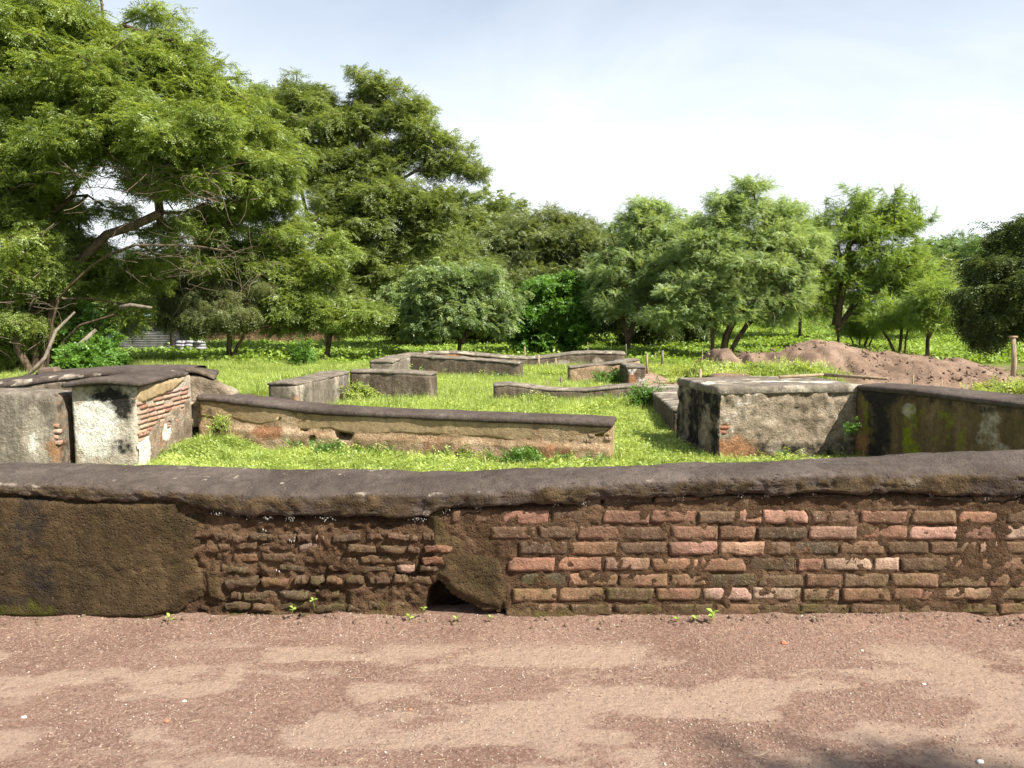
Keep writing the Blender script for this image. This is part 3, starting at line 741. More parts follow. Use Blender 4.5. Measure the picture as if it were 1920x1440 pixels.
# smooth tan band under the coping
V, F, S, T, Hn = section(dfront, .06, ('below', .195), grow=.004, end_grow=-.02, step=.025, r=.01, amp=.006, seed=33, ztop_off=-.06)
zb_ = V[:, 2].copy(); low = Hn < 0.3
V[:, 2] += np.where(low, fbm(V * [1, 1, 0], 3.2, 5, 17) * .05, 0)
V[:, 2] += np.where(low, sstep(4.5, 5.15, S) * .12, 0)
at = {k_: np.zeros(len(V)) for k_ in ('lime', 'moss', 'rust', 'soot', 'pale')}
at['rust'] = .36 * sstep(.75, .1, Hn) * sstep(2.6, 4.2, S); at['moss'] = .12 * sstep(.5, 1, Hn)
at['soot'] = .38 * blob(S, Hn, 0.12, .4, .16, 1)
o = obj('smooth_band', mesh_of('smooth_band', V, F, M['tan'], attrs=at), dw); o.matrix_parent_inverse = dwi
for a_, b_, r_ in ((1108, 816, .045), (1103, 826, .05), (1140, 822, .04), (1070, 812, .035), (1085, 808, .035), (905, 812, .05), (900, 820, .04)):
    c = atD(a_, b_, np.interp(a_, [372, 1146], [9.86, 8.80]) + .016)
    place_brick(BE[int(a_) % 7], (c[0], c[1], c[2]), (r_ / .124, .6, .7), (0, .1, -.2), ((0.42, 0.20, 0.12) if a_ < 950 else (.50, .34, .26)), dw, dwi)

# --- left pillar block with slab
def emask(at, S, T, H, V):
    # front face (y ~ 8.45), side face x ~ -3.96
    fr = T < .03
    sx = S
    A(at, 'lime', fr * np.clip(blob(S, H, .22, .62, .32, .26, .72) + blob(S, H, .3, .15, .5, .25, .35), 0, 1))
    A(at, 'soot', fr * blob(S, H, .42, .80, .27, .20, .74)); A(at, 'pale', .48 * (H < .42) * fr); A(at, 'rust', .34 * (H < .3) * fr * (fbm(V, 4, 3, 92) > 0)); A(at, 'soot', fr * .45 * sstep(.1, .4, fbm(V, 7, 4, 93)) * sstep(.35, .6, S))
    A(at, 'soot', fr * blob(S, H, .52, .38, .16, .12, .48))
    A(at, 'rust', fr * blob(S, H, .5, .22, .3, .16, .3))
    A(at, 'moss', fr * blob(S, H, .2, .97, .3, .08, .42)); A(at, 'rust', .36 * (V[:, 0] > -4.03) * (T > .01)); A(at, 'pale', .5 * (V[:, 0] > -4.03) * (T > .01))
eF = [(-4.685, 8.45, .86), (-4.00, 8.45, .86)]
ew, ewi = ruin('pillar_wall', 'tall block with peeling whitewashed front and bare pink brick side under a thin overhanging slab', [
    dict(front=eF, thick=1.50, mat='white', cop=0, masks=emask, step=.035, amp=.014, zlo=-.2)], cat='ruined wall')
# its bare brick side, brick by brick
PALP = [((0.48, 0.30, 0.22), 4), ((0.42, 0.24, 0.17), 3), ((0.54, 0.38, 0.29), 3), ((0.36, 0.18, 0.125), 1)]
BP = [brick_mesh('pale_brick', M['brick_clean'], 300 + i, 0.010, 0.006, 6, 1, 2) for i in range(5)]
re_ = random.Random(9)
z = .34; r_i = 0
while z < .69 + .02:
    y = 8.47 + (0.06 if r_i % 2 else 0)
    while y < 9.86:
        l = re_.uniform(.17, .25); yc = y + l / 2; y += l + re_.uniform(.008, .02)
        ztop = .68 + .06 * (yc - 8.5)
        if z > ztop or yc > 9.9: continue
        if re_.random() < .04: continue
        place_brick(re_.choice(BP), (-3.995 + re_.uniform(0, .006) - .034, yc, z), (l / .248, .9, .72), (re_.uniform(-.03, .03), 0, R(90) + re_.uniform(-.03, .03)), pick(PALP, re_), ew, ewi)
    z += .052; r_i += 1
for zz in (.13, .19, .25, .31):         # the ruined lower courses nearest the corner
    y = 8.48
    while y < 8.48 + (zz + .1) * 1.6:
        l = re_.uniform(.16, .24); place_brick(re_.choice(BP), (-4.032 + re_.uniform(0, .006), y + l / 2, zz), (l / .248, .9, .75), (0, 0, R(90)), pick(PALP, re_), ew, ewi); y += l + .015
def side_panel(name, mat, poly, off, seed, attr_fn=None, res=46):
    # vertical sheet on the brick side (plane x = -3.99), poly in (y,z)
    P = np.array(poly); y0, y1, z0, z1 = P[:, 0].min() - .03, P[:, 0].max() + .03, P[:, 1].min() - .03, P[:, 1].max() + .03
    ny_ = int((y1 - y0) / .018) + 2; nz_ = int((z1 - z0) / .018) + 2
    yy, zz = np.meshgrid(np.linspace(y0, y1, ny_), np.linspace(z0, z1, nz_), indexing='ij'); q = np.c_[yy.ravel(), zz.ravel()]
    p_ = np.c_[np.zeros(len(q)), q]; sd = poly_sdf(q, poly) + fbm(p_, 9, 4, seed) * .03
    x = -4.0 + off * sstep(-.004, .02, sd) + fbm(p_, 14, 4, seed + 2) * .008
    ii, jj = np.meshgrid(np.arange(ny_ - 1), np.arange(nz_ - 1), indexing='ij'); a = ii * nz_ + jj
    Fq = np.stack([a, a + nz_, a + nz_ + 1, a + 1], -1).reshape(-1, 4); Fq = Fq[(sd > -.012)[Fq].all(axis=1)]
    at = {k_: np.zeros(len(q)) for k_ in ('lime', 'moss', 'rust', 'soot', 'pale')}
    if attr_fn: x = attr_fn(at, q, x)
    o = obj(name, mesh_of(name, np.c_[x, q], Fq, M[mat], attrs=at), ew); o.matrix_parent_inverse = ewi; return o
side_panel('smooth_band', 'tan', [(8.50, .84), (8.47, .72), (8.56, .665), (9.3, .70), (9.62, .78), (9.86, .84)], .030, 5)
def lowp(at, q, x):
    A(at, 'rust', .5 * sstep(-.1, .4, fbm(np.c_[q, q[:, 0]], 5, 3, 6)))
    A(at, 'lime', blob(q[:, 0], q[:, 1], 8.56, .12, .16, .20, 1.0)); A(at, 'lime', blob(q[:, 0], q[:, 1], 9.15, .25, .12, .10, .85))
    for cy, cz in ((9.05, .42), (9.62, .50), (9.22, .32)):
        x = x - .12 * sstep(1.15, .8, np.hypot((q[:, 0] - cy) / .055, (q[:, 1] - cz) / .035))
    return x
side_panel('lower_render', 'scraped', [(8.46, -.1), (8.47, .22), (8.72, .30), (8.95, .44), (9.3, .50), (9.88, .56), (9.92, -.1)], .018, 8, lowp)
# slab on top
V, F, S, T, Hn = section([(-4.72, 8.40, .875), (-4.55, 8.385, .915), (-4.35, 8.38, .935), (-4.1, 8.385, .915), (-3.93, 8.40, .89)], 1.50, ('below', .055), grow=.02, end_grow=.03, r=.022, step=.04, amp=.016, seed=71, crown=.012, freq=2)
V[:, 2] -= np.where(T < .25, .05 * np.cos((S - .35) / .35 * 1.4) * 0, 0)
V[:, 0] += sstep(9.2, 9.9, V[:, 1]) * sstep(-4.3, -3.9, V[:, 0]) * .03
V[:, 2] -= sstep(9.5, 10.0, V[:, 1]) * sstep(-4.4, -3.9, V[:, 0]) * .0
chip = (Hn < .5) & (S > .6); V[:, 0] += np.where(chip, fbm(V, 9, 4, 72) * .02, 0)
o = obj('slab', mesh_of('slab', V, F, M['coping'], attrs={'pale': .35 * (fbm(V, 2, 3, 73) > .25)}), ew); o.matrix_parent_inverse = ewi
# broken slab end curling down towards the long wall, with its lime haunch
V, F, S, T, Hn = section([(-4.06, 9.90, .925), (-3.93, 9.94, .93), (-3.84, 9.96, .90), (-3.77, 9.97, .85), (-3.73, 9.98, .80)], .30, ('below', .05), grow=.0, r=.018, step=.03, amp=.02, seed=81, freq=5)
o = obj('broken_lip', mesh_of('broken_lip', V, F, M['dark']), ew); o.matrix_parent_inverse = ewi
V, F, S, T, Hn = section([(-4.05, 9.93, .86), (-3.88, 9.95, .85), (-3.78, 9.96, .80), (-3.66, 9.97, .72), (-3.5, 9.98, .62)], .28, .2, r=.05, step=.035, amp=.03, seed=82, freq=4)
o = obj('lime_haunch', mesh_of('lime_haunch', V, F, M['scraped'], attrs={'lime': .3 * (fbm(V, 3, 3, 83) > 0)}), ew); o.matrix_parent_inverse = ewi

# --- rear left wall
fF = PD((-140, 728, 9.6), (-60, 723, 9.6), (0, 717, 9.65), (60, 711, 9.75), (110, 704, 9.9), (190, 696, 10.02), (300, 695, 10.06), (350, 697, 10.1), (400, 706, 10.2))
gw, gwi = ruin('rear_wall', 'broad brown rendered wall top sweeping down to the left behind the whitewashed block', [
    dict(front=fF, thick=1.25, mat='dark', cop=.08, over=.03, crown=.02, step=.05, amp=.02, copmasks=lambda at, S, T, H, V: A(at, 'pale', .5 * np.exp(-(T / .18) ** 2) * (S > .3) * (S < 2.2) * (fbm(V, 3, 3, 2) > -.1)),
         masks=lambda at, S, T, H, V: (A(at, 'pale', .35 * (fbm(V, 2, 3, 3) > 0)), A(at, 'rust', .3 * (H < .5))))])
V, F, S, T, Hn = section([(-5.12, 9.35, .84), (-4.66, 9.35, .84)], .5, -.1, step=.05, amp=.02, seed=44)
o = obj('cross_wall', mesh_of('cross_wall', V, F, M['mud'], attrs={'rust': .35 * (V[:, 2] < .4) * (fbm(V, 4, 3, 3) > 0), 'moss': .3 * (fbm(V, 5, 3, 4) > .1)}), gw); o.matrix_parent_inverse = gwi
# --- left edge block
def gmask(at, S, T, H, V):
    Lx = V[:, 0]
    A(at, 'pale', (T < .1) * np.clip(blob(Lx, H, -4.98, .5, .20, .4, .6), 0, 1)); A(at, 'lime', (T < .1) * blob(Lx, H, -4.84, .09, .2, .12, .95))
    A(at, 'soot', .42 * ((Lx > -4.80) & (T > .03)) * (fbm(V, 4, 3, 96) > -.2)); A(at, 'rust', .36 * ((Lx > -4.80) & (T > .03)))  # side face tinted brown, with the neighbouring block's shade painted into the colour
    A(at, 'lime', (T < .1) * blob(Lx, H, -5.02, .45, .08, .16, .5)); A(at, 'rust', (T < .1) * blob(Lx, H, -4.80, .38, .13, .18, .5))
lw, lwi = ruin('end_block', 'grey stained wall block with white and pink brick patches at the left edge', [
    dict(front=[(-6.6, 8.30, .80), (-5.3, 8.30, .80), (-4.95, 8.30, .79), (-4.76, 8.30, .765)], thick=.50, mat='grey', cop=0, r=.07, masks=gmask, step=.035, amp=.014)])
for k_, zz in enumerate((.26, .32, .38, .44)):
    place_brick(BP[k_ % 5], (-4.81 - .02 * (k_ % 2), 8.336, zz), (.55, .7, .75), (0, 0, 0), pick(PALP, re_), lw, lwi)
V, F = lattice(8, 6, 3); p = (V - .5) * [.26, .22, .075]; p[:, 0] *= 1 - .5 * (V[:, 2]) * .6; p[:, 2] += .0375
p += np.c_[fbm(p, 8, 3, 4), fbm(p, 8, 3, 5), fbm(p, 8, 3, 6)] * .02
c = atD(93, 694, 10.5)
o = obj('loose_stone', mesh_of('loose_stone', p, F, M['stone'])); o.location = (c[0], c[1], .835); o.rotation_euler = (0, -.05, .2)
tag(o, 'flat reddish brown stone lying loose on top of the rear left wall', 'stone')

def streaks(pale=.3, soot=.35, s=3):
    def f(at, S, T, H, V):
        q = V * [1, 1, .25]
        A(at, 'pale', pale * sstep(-.05, .4, fbm(q, 3.0, 4, s))); A(at, 'soot', soot * sstep(-.05, .4, fbm(q, 3.4, 4, s + 1)) * sstep(.2, .9, H + .2))
    return f
def whitetop(v=.45, s=1):
    return lambda at, S, T, H, V: (A(at, 'pale', v * sstep(-.1, .35, fbm(V * [1, 1, 3], 3.5, 4, s))), A(at, 'lime', (v - .1) * sstep(.1, .4, fbm(V * [1, 1, 3], 6, 4, s + 3))))

# --- H : first room corner
def h1m(at, S, T, H, V):
    streaks(.52, .40, 5)(at, S, T, H, V); A(at, 'rust', (S < .12) * blob(T, H, .03, .5, .1, .3, .6)); A(at, 'lime', (T < .1) * .38 * sstep(0, .4, fbm(V * [1, 1, .3], 4, 4, 15)))
hF = PD((556, 718, 12.3), (590, 712, 13.0), (625, 703, 13.8), (655, 696, 14.7))
hF2 = PD((655, 695, 14.72), (700, 695, 14.66), (760, 697, 14.58), (808, 701, 14.5))
ruin('corner_wall', 'grey L-shaped wall stub with white streaked inner face, nearest of the middle room walls', [
    dict(front=hF, thick=.48, side=1, mat='grey', cop=.055, over=.006, copmat='grey', masks=h1m, copmasks=whitetop(.42, 3), step=.05, amp=.028, freq=2.2, copamp=.024),
    dict(front=hF2, thick=.45, side=1, mat='dark', cop=.055, over=.008, copmat='grey', masks=streaks(.34, .35, 9), copmasks=whitetop(.36, 7), step=.05, amp=.028, freq=2.2, copamp=.024)])
# --- I : second room corner
iF = PD((737, 677, 18.3), (752, 671, 19.4), (770, 666, 20.4)); iF2 = PD((768, 666, 20.4), (850, 671, 20.1), (910, 674, 19.9), (973, 680, 19.7))
def i2m(at, S, T, H, V):
    streaks(.25, .35, 12)(at, S, T, H, V); A(at, 'rust', (T < .1) * np.clip(blob(S, H, .65, .22, .45, .35, .8) + blob(S, H, 1.25, .2, .2, .2, .7), 0, 1))
ruin('corner_wall', 'brown L-shaped wall with orange plaster loss near its foot, behind the first streaked wall corner', [
    dict(front=iF, thick=.55, mat='grey', cop=.055, over=.006, copmat='grey', masks=h1m, copmasks=whitetop(.5, 3), step=.06, amp=.03, freq=2.0, copamp=.028),
    dict(front=iF2, thick=.5, mat='dark', cop=.055, over=.008, copmat='grey', masks=i2m, copmasks=whitetop(.5, 17), step=.06, amp=.03, freq=2.0, copamp=.028)])
# --- J : farthest wavy wall
jF = PD((792, 662, 23.6), (850, 660, 23.6), (905, 665, 23.6), (945, 669, 23.6), (1000, 671, 23.6), (1040, 667, 23.6), (1070, 662, 23.6), (1110, 660, 23.6), (1172, 662, 23.6))
def jm(at, S, T, H, V):
    streaks(.3, .3, 15)(at, S, T, H, V); A(at, 'rust', (T < .1) * blob(S, H, .9, .8, .8, .3, .55)); A(at, 'pale', (T < .1) * np.clip(blob(S, H, 2.2, .45, .35, .3, .7) + blob(S, H, 4.1, .6, .3, .25, .7) + blob(S, H, 5.2, .6, .2, .3, .6), 0, 1))
ruin('low_wall', 'farthest low wall with a wavy pale top at the back of the ruins', [
    dict(front=jF, thick=.62, mat='dark', cop=.07, over=.012, copmat='grey', masks=jm, copmasks=whitetop(.62, 23), step=.07, crown=.04),
    dict(front=PD((775, 665, 21.6), (792, 661, 23.7)), thick=.5, side=1, mat='dark', cop=.055, over=.006, copmat='grey', copmasks=whitetop(.5, 29), step=.08)])
# --- K : mid right stubs
kF = PD((1067, 688, 18.6), (1110, 684, 18.6), (1157, 679, 18.6), (1200, 673, 18.9)); kF2 = PD((1176, 686, 17.3), (1211, 686, 17.3))
def k2m(at, S, T, H, V):
    A(at, 'lime', (T < .05) * .45 * sstep(-.2, .3, fbm(V, 5, 4, 3))); A(at, 'rust', (T < .05) * blob(S, H, .12, .4, .12, .5, .7)); A(at, 'moss', (S < .03) * .42)
ruin('low_wall', 'stepped wall stub with pitted tan face and small whitish block at its right end', [
    dict(front=kF, thick=.5, mat='rough', cop=.05, over=.01, copmat='grey', masks=streaks(.2, .40, 33), copmasks=whitetop(.4, 31), step=.06, amp=.03, freq=2.0, copamp=.028),
    dict(front=kF2, thick=1.25, mat='dark', cop=.07, over=.015, copmat='grey', masks=k2m, copmasks=whitetop(.5, 35), step=.06, amp=.03, freq=2.0, copamp=.028)])
# --- L : middle wall and its ramp-like side
lF = PD((925, 722, 14.4), (952, 719, 14.4), (981, 723, 14.4), (1027, 729, 14.35), (1093, 731, 14.35), (1140, 726, 14.3), (1205, 722, 14.3))
lF2 = PD((1207, 722, 14.3), (1225, 736, 13.1), (1243, 750, 12.0), (1262, 767, 10.9))[::-1]
def l2m(at, S, T, H, V):
    streaks(.2, .3, 40)(at, S, T, H, V); A(at, 'rust', (S < .05) * blob(T, H, .3, .3, .5, .4, .5)); A(at, 'moss', .3 * (fbm(V, 3, 3, 5) > 0))
ruin('low_wall', 'undulating dark low wall turning towards the viewer into a wide streaked ramp at its right', [
    dict(front=lF, thick=.5, mat='dark', cop=.05, over=.008, copmat='grey', masks=streaks(.26, .36, 41), copmasks=whitetop(.42, 43), step=.05, copr=.03),
    dict(front=lF2, thick=.80, side=-1, mat='dark', cop=.05, over=.008, copmat='grey', masks=l2m, copmasks=lambda at, S, T, H, V: A(at, 'pale', .66 * sstep(.0, .35, fbm(V * [.35, 2.2, 1], 4, 3, 51) + .1 * np.sin(V[:, 1] * 9))), step=.05, amp=.028, freq=2.2, copamp=.024)])
# --- R : right block with the mossy return wall
rF = PD((1345, 725, 8.98), (1420, 724, 9.04), (1500, 722, 9.12), (1625, 721, 9.26))
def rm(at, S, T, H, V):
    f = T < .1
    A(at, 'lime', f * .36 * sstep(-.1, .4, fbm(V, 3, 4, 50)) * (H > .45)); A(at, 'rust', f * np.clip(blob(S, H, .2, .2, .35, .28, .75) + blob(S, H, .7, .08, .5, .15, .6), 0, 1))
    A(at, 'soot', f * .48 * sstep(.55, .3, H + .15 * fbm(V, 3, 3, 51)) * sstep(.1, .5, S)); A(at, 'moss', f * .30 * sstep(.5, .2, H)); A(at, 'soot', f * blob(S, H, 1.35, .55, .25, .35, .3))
    g = S < .04; A(at, 'soot', g * (.36 + .22 * sstep(-.4, .1, fbm(V * [1, 1, .3], 4, 3, 52)))); A(at, 'moss', g * .25)  # left end face darkened with painted shade, plus a little moss
def rcm(at, S, T, H, V):
    A(at, 'lime', .66 * np.exp(-((T - .45 - .25 * np.sin(S * 2)) / .3) ** 2) * sstep(-.25, .3, fbm(V * [1, 3, 1], 3, 4, 54)) * (H > .7)); A(at, 'pale', .55 * sstep(-.2, .4, fbm(V, 4, 4, 56)) * (H > .2))
def mm(at, S, T, H, V):
    f = T < .1; st = fbm(V * [1, 1, .22], 2.6, 4, 60)
    zone = np.clip(sstep(.40, .75, S) * sstep(1.75, 1.35, S) * sstep(.06, .28, H) * sstep(.97, .80, H) + blob(S, H, .14, .6, .12, .5, .8), 0, 1); st2 = fbm(V * [1.6, 1.6, .5], 6, 4, 64)
    A(at, 'moss', f * zone * np.clip(.36 + .45 * st + .40 * st2, 0, .72)); A(at, 'soot', f * np.clip(blob(S, H, .34, .6, .20, .9, .55) * (1 + .5 * st2) + .4 * sstep(.82, .95, H) + .35 * sstep(.1, .5, -st), 0, 1))
    A(at, 'rust', f * blob(S, H, .08, .25, .18, .45, .55)); A(at, 'pale', f * (.5 * sstep(1.3, 1.7, S) * sstep(-.1, .4, fbm(V, 3, 4, 61)) + blob(S, H, .74, .80, .10, .09, .75)))
mF = PD((1606, 721, 9.20), (1700, 729, 8.55), (1800, 741, 7.95), (1920, 755, 7.32), (2100, 778, 6.55), (2300, 806, 5.9))
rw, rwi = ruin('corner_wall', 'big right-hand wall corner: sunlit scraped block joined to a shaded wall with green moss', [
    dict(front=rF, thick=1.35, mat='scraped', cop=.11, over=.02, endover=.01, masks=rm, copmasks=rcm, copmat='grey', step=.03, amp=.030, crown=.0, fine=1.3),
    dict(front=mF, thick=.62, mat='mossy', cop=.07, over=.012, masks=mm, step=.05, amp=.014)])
def rbrick(px_, row_, l, col_):
    c = atD(px_, row_, 8.98); place_brick(BP[int(px_) % 5], (c[0], c[1] + .041, c[2]), (l / .248, .8, .8), (0, 0, 0), col_, rw, rwi)
rbrick(1356, 794, .15, (.50, .30, .22)); rbrick(1358, 802, .13, (.38, .18, .11)); rbrick(1354, 811, .11, (.34, .16, .1))
# two pale poles lying on the block
def tube(pts, radii, sides=8, cap=True):
    pts = [Vector(p) for p in pts]; V = []; F = []
    for i, p in enumerate(pts):
        d = (pts[min(i + 1, len(pts) - 1)] - pts[max(i - 1, 0)]).normalized()
        u = d.orthogonal().normalized(); w = d.cross(u)
        if i and V:
            pass
        for k in range(sides):
            a = 2 * math.pi * k / sides; V.append(tuple(p + (u * math.cos(a) + w * math.sin(a)) * radii[i]))
    for i in range(len(pts) - 1):
        for k in range(sides):
            a, b = i * sides + k, i * sides + (k + 1) % sides
            F.append((a, b, b + sides, a + sides))
    if cap: F.append(tuple(range(sides))[::-1]); F.append(tuple(range((len(pts) - 1) * sides, len(pts) * sides)))
    return V, F
c1, c2, c3 = atZ(1462, 707, .845), atZ(1545, 702.5, .845), atZ(1664, 710, .845)
for nm, a_, b_, lab in (('pole', c1, c2, 'pale stripped pole lying along the top of the sunlit block, left one'), ('pole', c2, c3, 'pale stripped pole lying along the top of the sunlit block, right one')):
    V, F = tube([a_, [(x + y) / 2 for x, y in zip(a_, b_)], b_], [.022, .02, .017], 8)
    o = obj(nm, mesh_of(nm, V, F, M['pole'])); tag(o, lab, 'pole', 'poles lying on the wall')

# ================================================================== GROUND
def axis(lo, hi, near_lo, near_hi, d0, grow=1.18):
    a = list(np.arange(near_lo, near_hi + 1e-6, d0)); s = d0
    while a[-1] < hi: s *= grow; a.append(a[-1] + s)
    s = d0
    while a[0] > lo: s *= grow; a.insert(0, a[0] - s)
    return np.array(a)
def mound_h(x, y):
    """spoil heap"""
    r = np.interp(x, [4.7, 5.15, 5.6, 6.2, 6.9, 7.5, 8.0, 8.7, 9.6, 10.6, 11.4, 12.2, 12.9], [.05, .78, .74, .66, .84, .98, .95, .82, .72, .60, .38, .14, 0])
    yc = np.interp(x, [4.6, 8, 12.9], [20.8, 20.0, 18.6]); w = np.interp(x, [4.6, 6, 8, 12.9], [1.1, 1.7, 2.4, 2.2])
    t = np.abs(y - yc) / w
    return r * np.clip(1 - t ** 1.6, 0, 1)
def ground_h(x, y):
    p = np.c_[x, y, 0 * x]
    h = (fbm(p, .25, 4, 3) * .10) * sstep(11, 17, y) + fbm(p, 1.1, 3, 4) * (.012 + .025 * sstep(9, 15, y)) - .075 * sstep(12.5, 10.5, y)
    h *= sstep(4.8, 6.5, y)
    # bank of soil against the corner of the long wall
    h += .17 * np.exp(-(((x + 3.55) / .45) ** 2 + ((y - 9.25) / .7) ** 2)) + .04 * np.exp(-(((x + 2.6) / 1.2) ** 2 + ((y - 9.1) / .5) ** 2))
    # gently rising field to the right and far away
    h += 1.3 * sstep(32, 62, y) * sstep(-4, 14, x) + 1.6 * sstep(60, 110, y)
    h += .30 * sstep(16.0, 16.6, y) * sstep(3.95, 4.15, x) * sstep(7.0, 6.3, x) * sstep(19.2, 18.6, y)
    h -= .06 * sstep(4.7, 4.3, y)
    return h
def dirt_mask(x, y):
    p = np.c_[x, y, 0 * x]; n = fbm(p, 1.2, 4, 33) * .25
    m = sstep(2.35, 2.65, x + n) * sstep(4.15, 3.95, x + n * .2) * sstep(10.5, 11.5, y) * sstep(25, 23.5, y)
    m = np.maximum(m, sstep(13.2, 12.2, x) * sstep(6.6, 7.4, x) * sstep(12.5, 13.5, y + n * 3) * sstep(19.5, 18.5, y))
    m = np.maximum(m, .55 * np.exp(-(((x - 14) / 3.2) ** 2 + ((y - 24) / 2.5) ** 2)) + .0)
    m = np.maximum(m, .8 * np.exp(-(((x - 16.8) / 2.4) ** 2 + ((y - 35) / 1.6) ** 2)))
    return m
gx_ = axis(-400, 400, -12, 16, .35); gy_ = axis(-60, 900, -2, 40, .35)
# refine the lines around the seam beneath the front wall
GX, GY = np.meshgrid(gx_, gy_, indexing='ij'); x, y = GX.ravel(), GY.ravel()
zg = ground_h(x, y); zg = np.where((y < 4.6), -.06, zg)
ii, jj = np.meshgrid(np.arange(len(gx_) - 1), np.arange(len(gy_) - 1), indexing='ij'); a = ii * len(gy_) + jj
F = np.stack([a, a + len(gy_), a + len(gy_) + 1, a + 1], -1).reshape(-1, 4)
o = obj('ground', mesh_of('ground', np.c_[x, y, zg], F, M['ground'], attrs={'dirt': dirt_mask(x, y)})); o['kind'] = 'structure'

# spoil heap
hx, hy = np.meshgrid(np.arange(4.3, 13.3, .06), np.arange(16.4, 23.0, .07), indexing='ij'); x, y = hx.ravel(), hy.ravel(); p = np.c_[x, y, 0 * x]
mh = mound_h(x + fbm(p, .8, 3, 7) * .25, y + fbm(p, .7, 3, 8) * .5)
lf = sstep(8.6, 7.2, x)
lump = (np.abs(fbm(p * [1, .6, 1], 1.4, 5, 9)) * (.10 + .16 * lf) - .02 + fbm(p, 5, 5, 10) * .09 + np.abs(fbm(p, 14, 4, 11)) * .03) * sstep(0, .3, mh)
gull = sstep(.25, .6, fbm(p * [1.6, .35, 1], 1.1, 3, 12)) * (.04 + .18 * lf) * sstep(.1, .5, mh)
hz = ground_h(x, y) - .05 + mh + lump - gull
ny_ = hx.shape[1]; ii, jj = np.meshgrid(np.arange(hx.shape[0] - 1), np.arange(ny_ - 1), indexing='ij'); a = ii * ny_ + jj
F = np.stack([a, a + ny_, a + ny_ + 1, a + 1], -1).reshape(-1, 4)
F = F[(mh > .004)[F].any(axis=1)]
o = obj('earth_mound', mesh_of('earth_mound', np.c_[x, y, hz], F, M['mound']))
tag(o, 'long heap of dug reddish brown earth behind the right wall corner', 'earth mound')
def mound_top(px_, py_): return float(ground_h(np.array([px_]), np.array([py_]))[0] + mound_h(np.array([px_]), np.array([py_]))[0])
# dark cut bank beside the lane
V, F, S, T, Hn = section([(4.02, 15.6, .36), (4.1, 17.2, .40)][::1], .9, -.1, step=.08, amp=.06, seed=91, r=.12, side=-1)
o = obj('earth_bank', mesh_of('earth_bank', V, F, M['mound'])); tag(o, 'small dark cut earth bank at the end of the bare lane', 'earth bank')

# path in front of the wall
px_, py_ = np.meshgrid(np.arange(-5.2, 5.2, .03), np.concatenate([np.arange(-2.5, 1.4, .15), np.arange(1.5, 4.26, .016)]), indexing='ij')
x, y = px_.ravel(), py_.ravel(); p = np.c_[x, y, 0 * x]
pz = fbm(p, 1.5, 4, 3) * .012 + fbm(p, 12, 4, 5) * .004 + .026 * sstep(3.8, 4.1, y) + fbm(p, 3.5, 4, 8) * .030 * sstep(3.85, 4.08, y)
def sand_mask(x, y):
    q = np.c_[x * .60 + y * .35, y * 1.30 - x * .22, 0 * x]
    q = q + np.c_[fbm(q, 2, 3, 150), fbm(q, 2, 3, 151), 0 * x] * .22
    s = fbm(q, 4.2, 5, 143, .58) + .18 * fbm(q, 1.0, 2, 145) + .05 + .12 * fbm(q, 11, 3, 147)
    s = sstep(-.18, .28, s)
    lft = sstep(1.5, -2.0, x) * .25 * sstep(3.3, 2.6, y)
    return np.clip(s * sstep(3.95, 3.6, y) + lft - .20 * sstep(-.4, .6, -np.abs(x + .1)) * 1, 0, 1)
ny_ = px_.shape[1]; ii, jj = np.meshgrid(np.arange(px_.shape[0] - 1), np.arange(ny_ - 1), indexing='ij'); a = ii * ny_ + jj
F = np.stack([a, a + ny_, a + ny_ + 1, a + 1], -1).reshape(-1, 4)
o = obj('path', mesh_of('path', np.c_[x, y, pz], F, M['path'], attrs={'sand': sand_mask(x, y)})); o['kind'] = 'structure'
def path_z(x, y):
    p = np.c_[x, y, 0 * x]
    return fbm(p, 1.5, 4, 3) * .012 + fbm(p, 12, 4, 5) * .004 + .026 * sstep(3.8, 4.1, y) + fbm(p, 3.5, 4, 8) * .030 * sstep(3.85, 4.08, y)

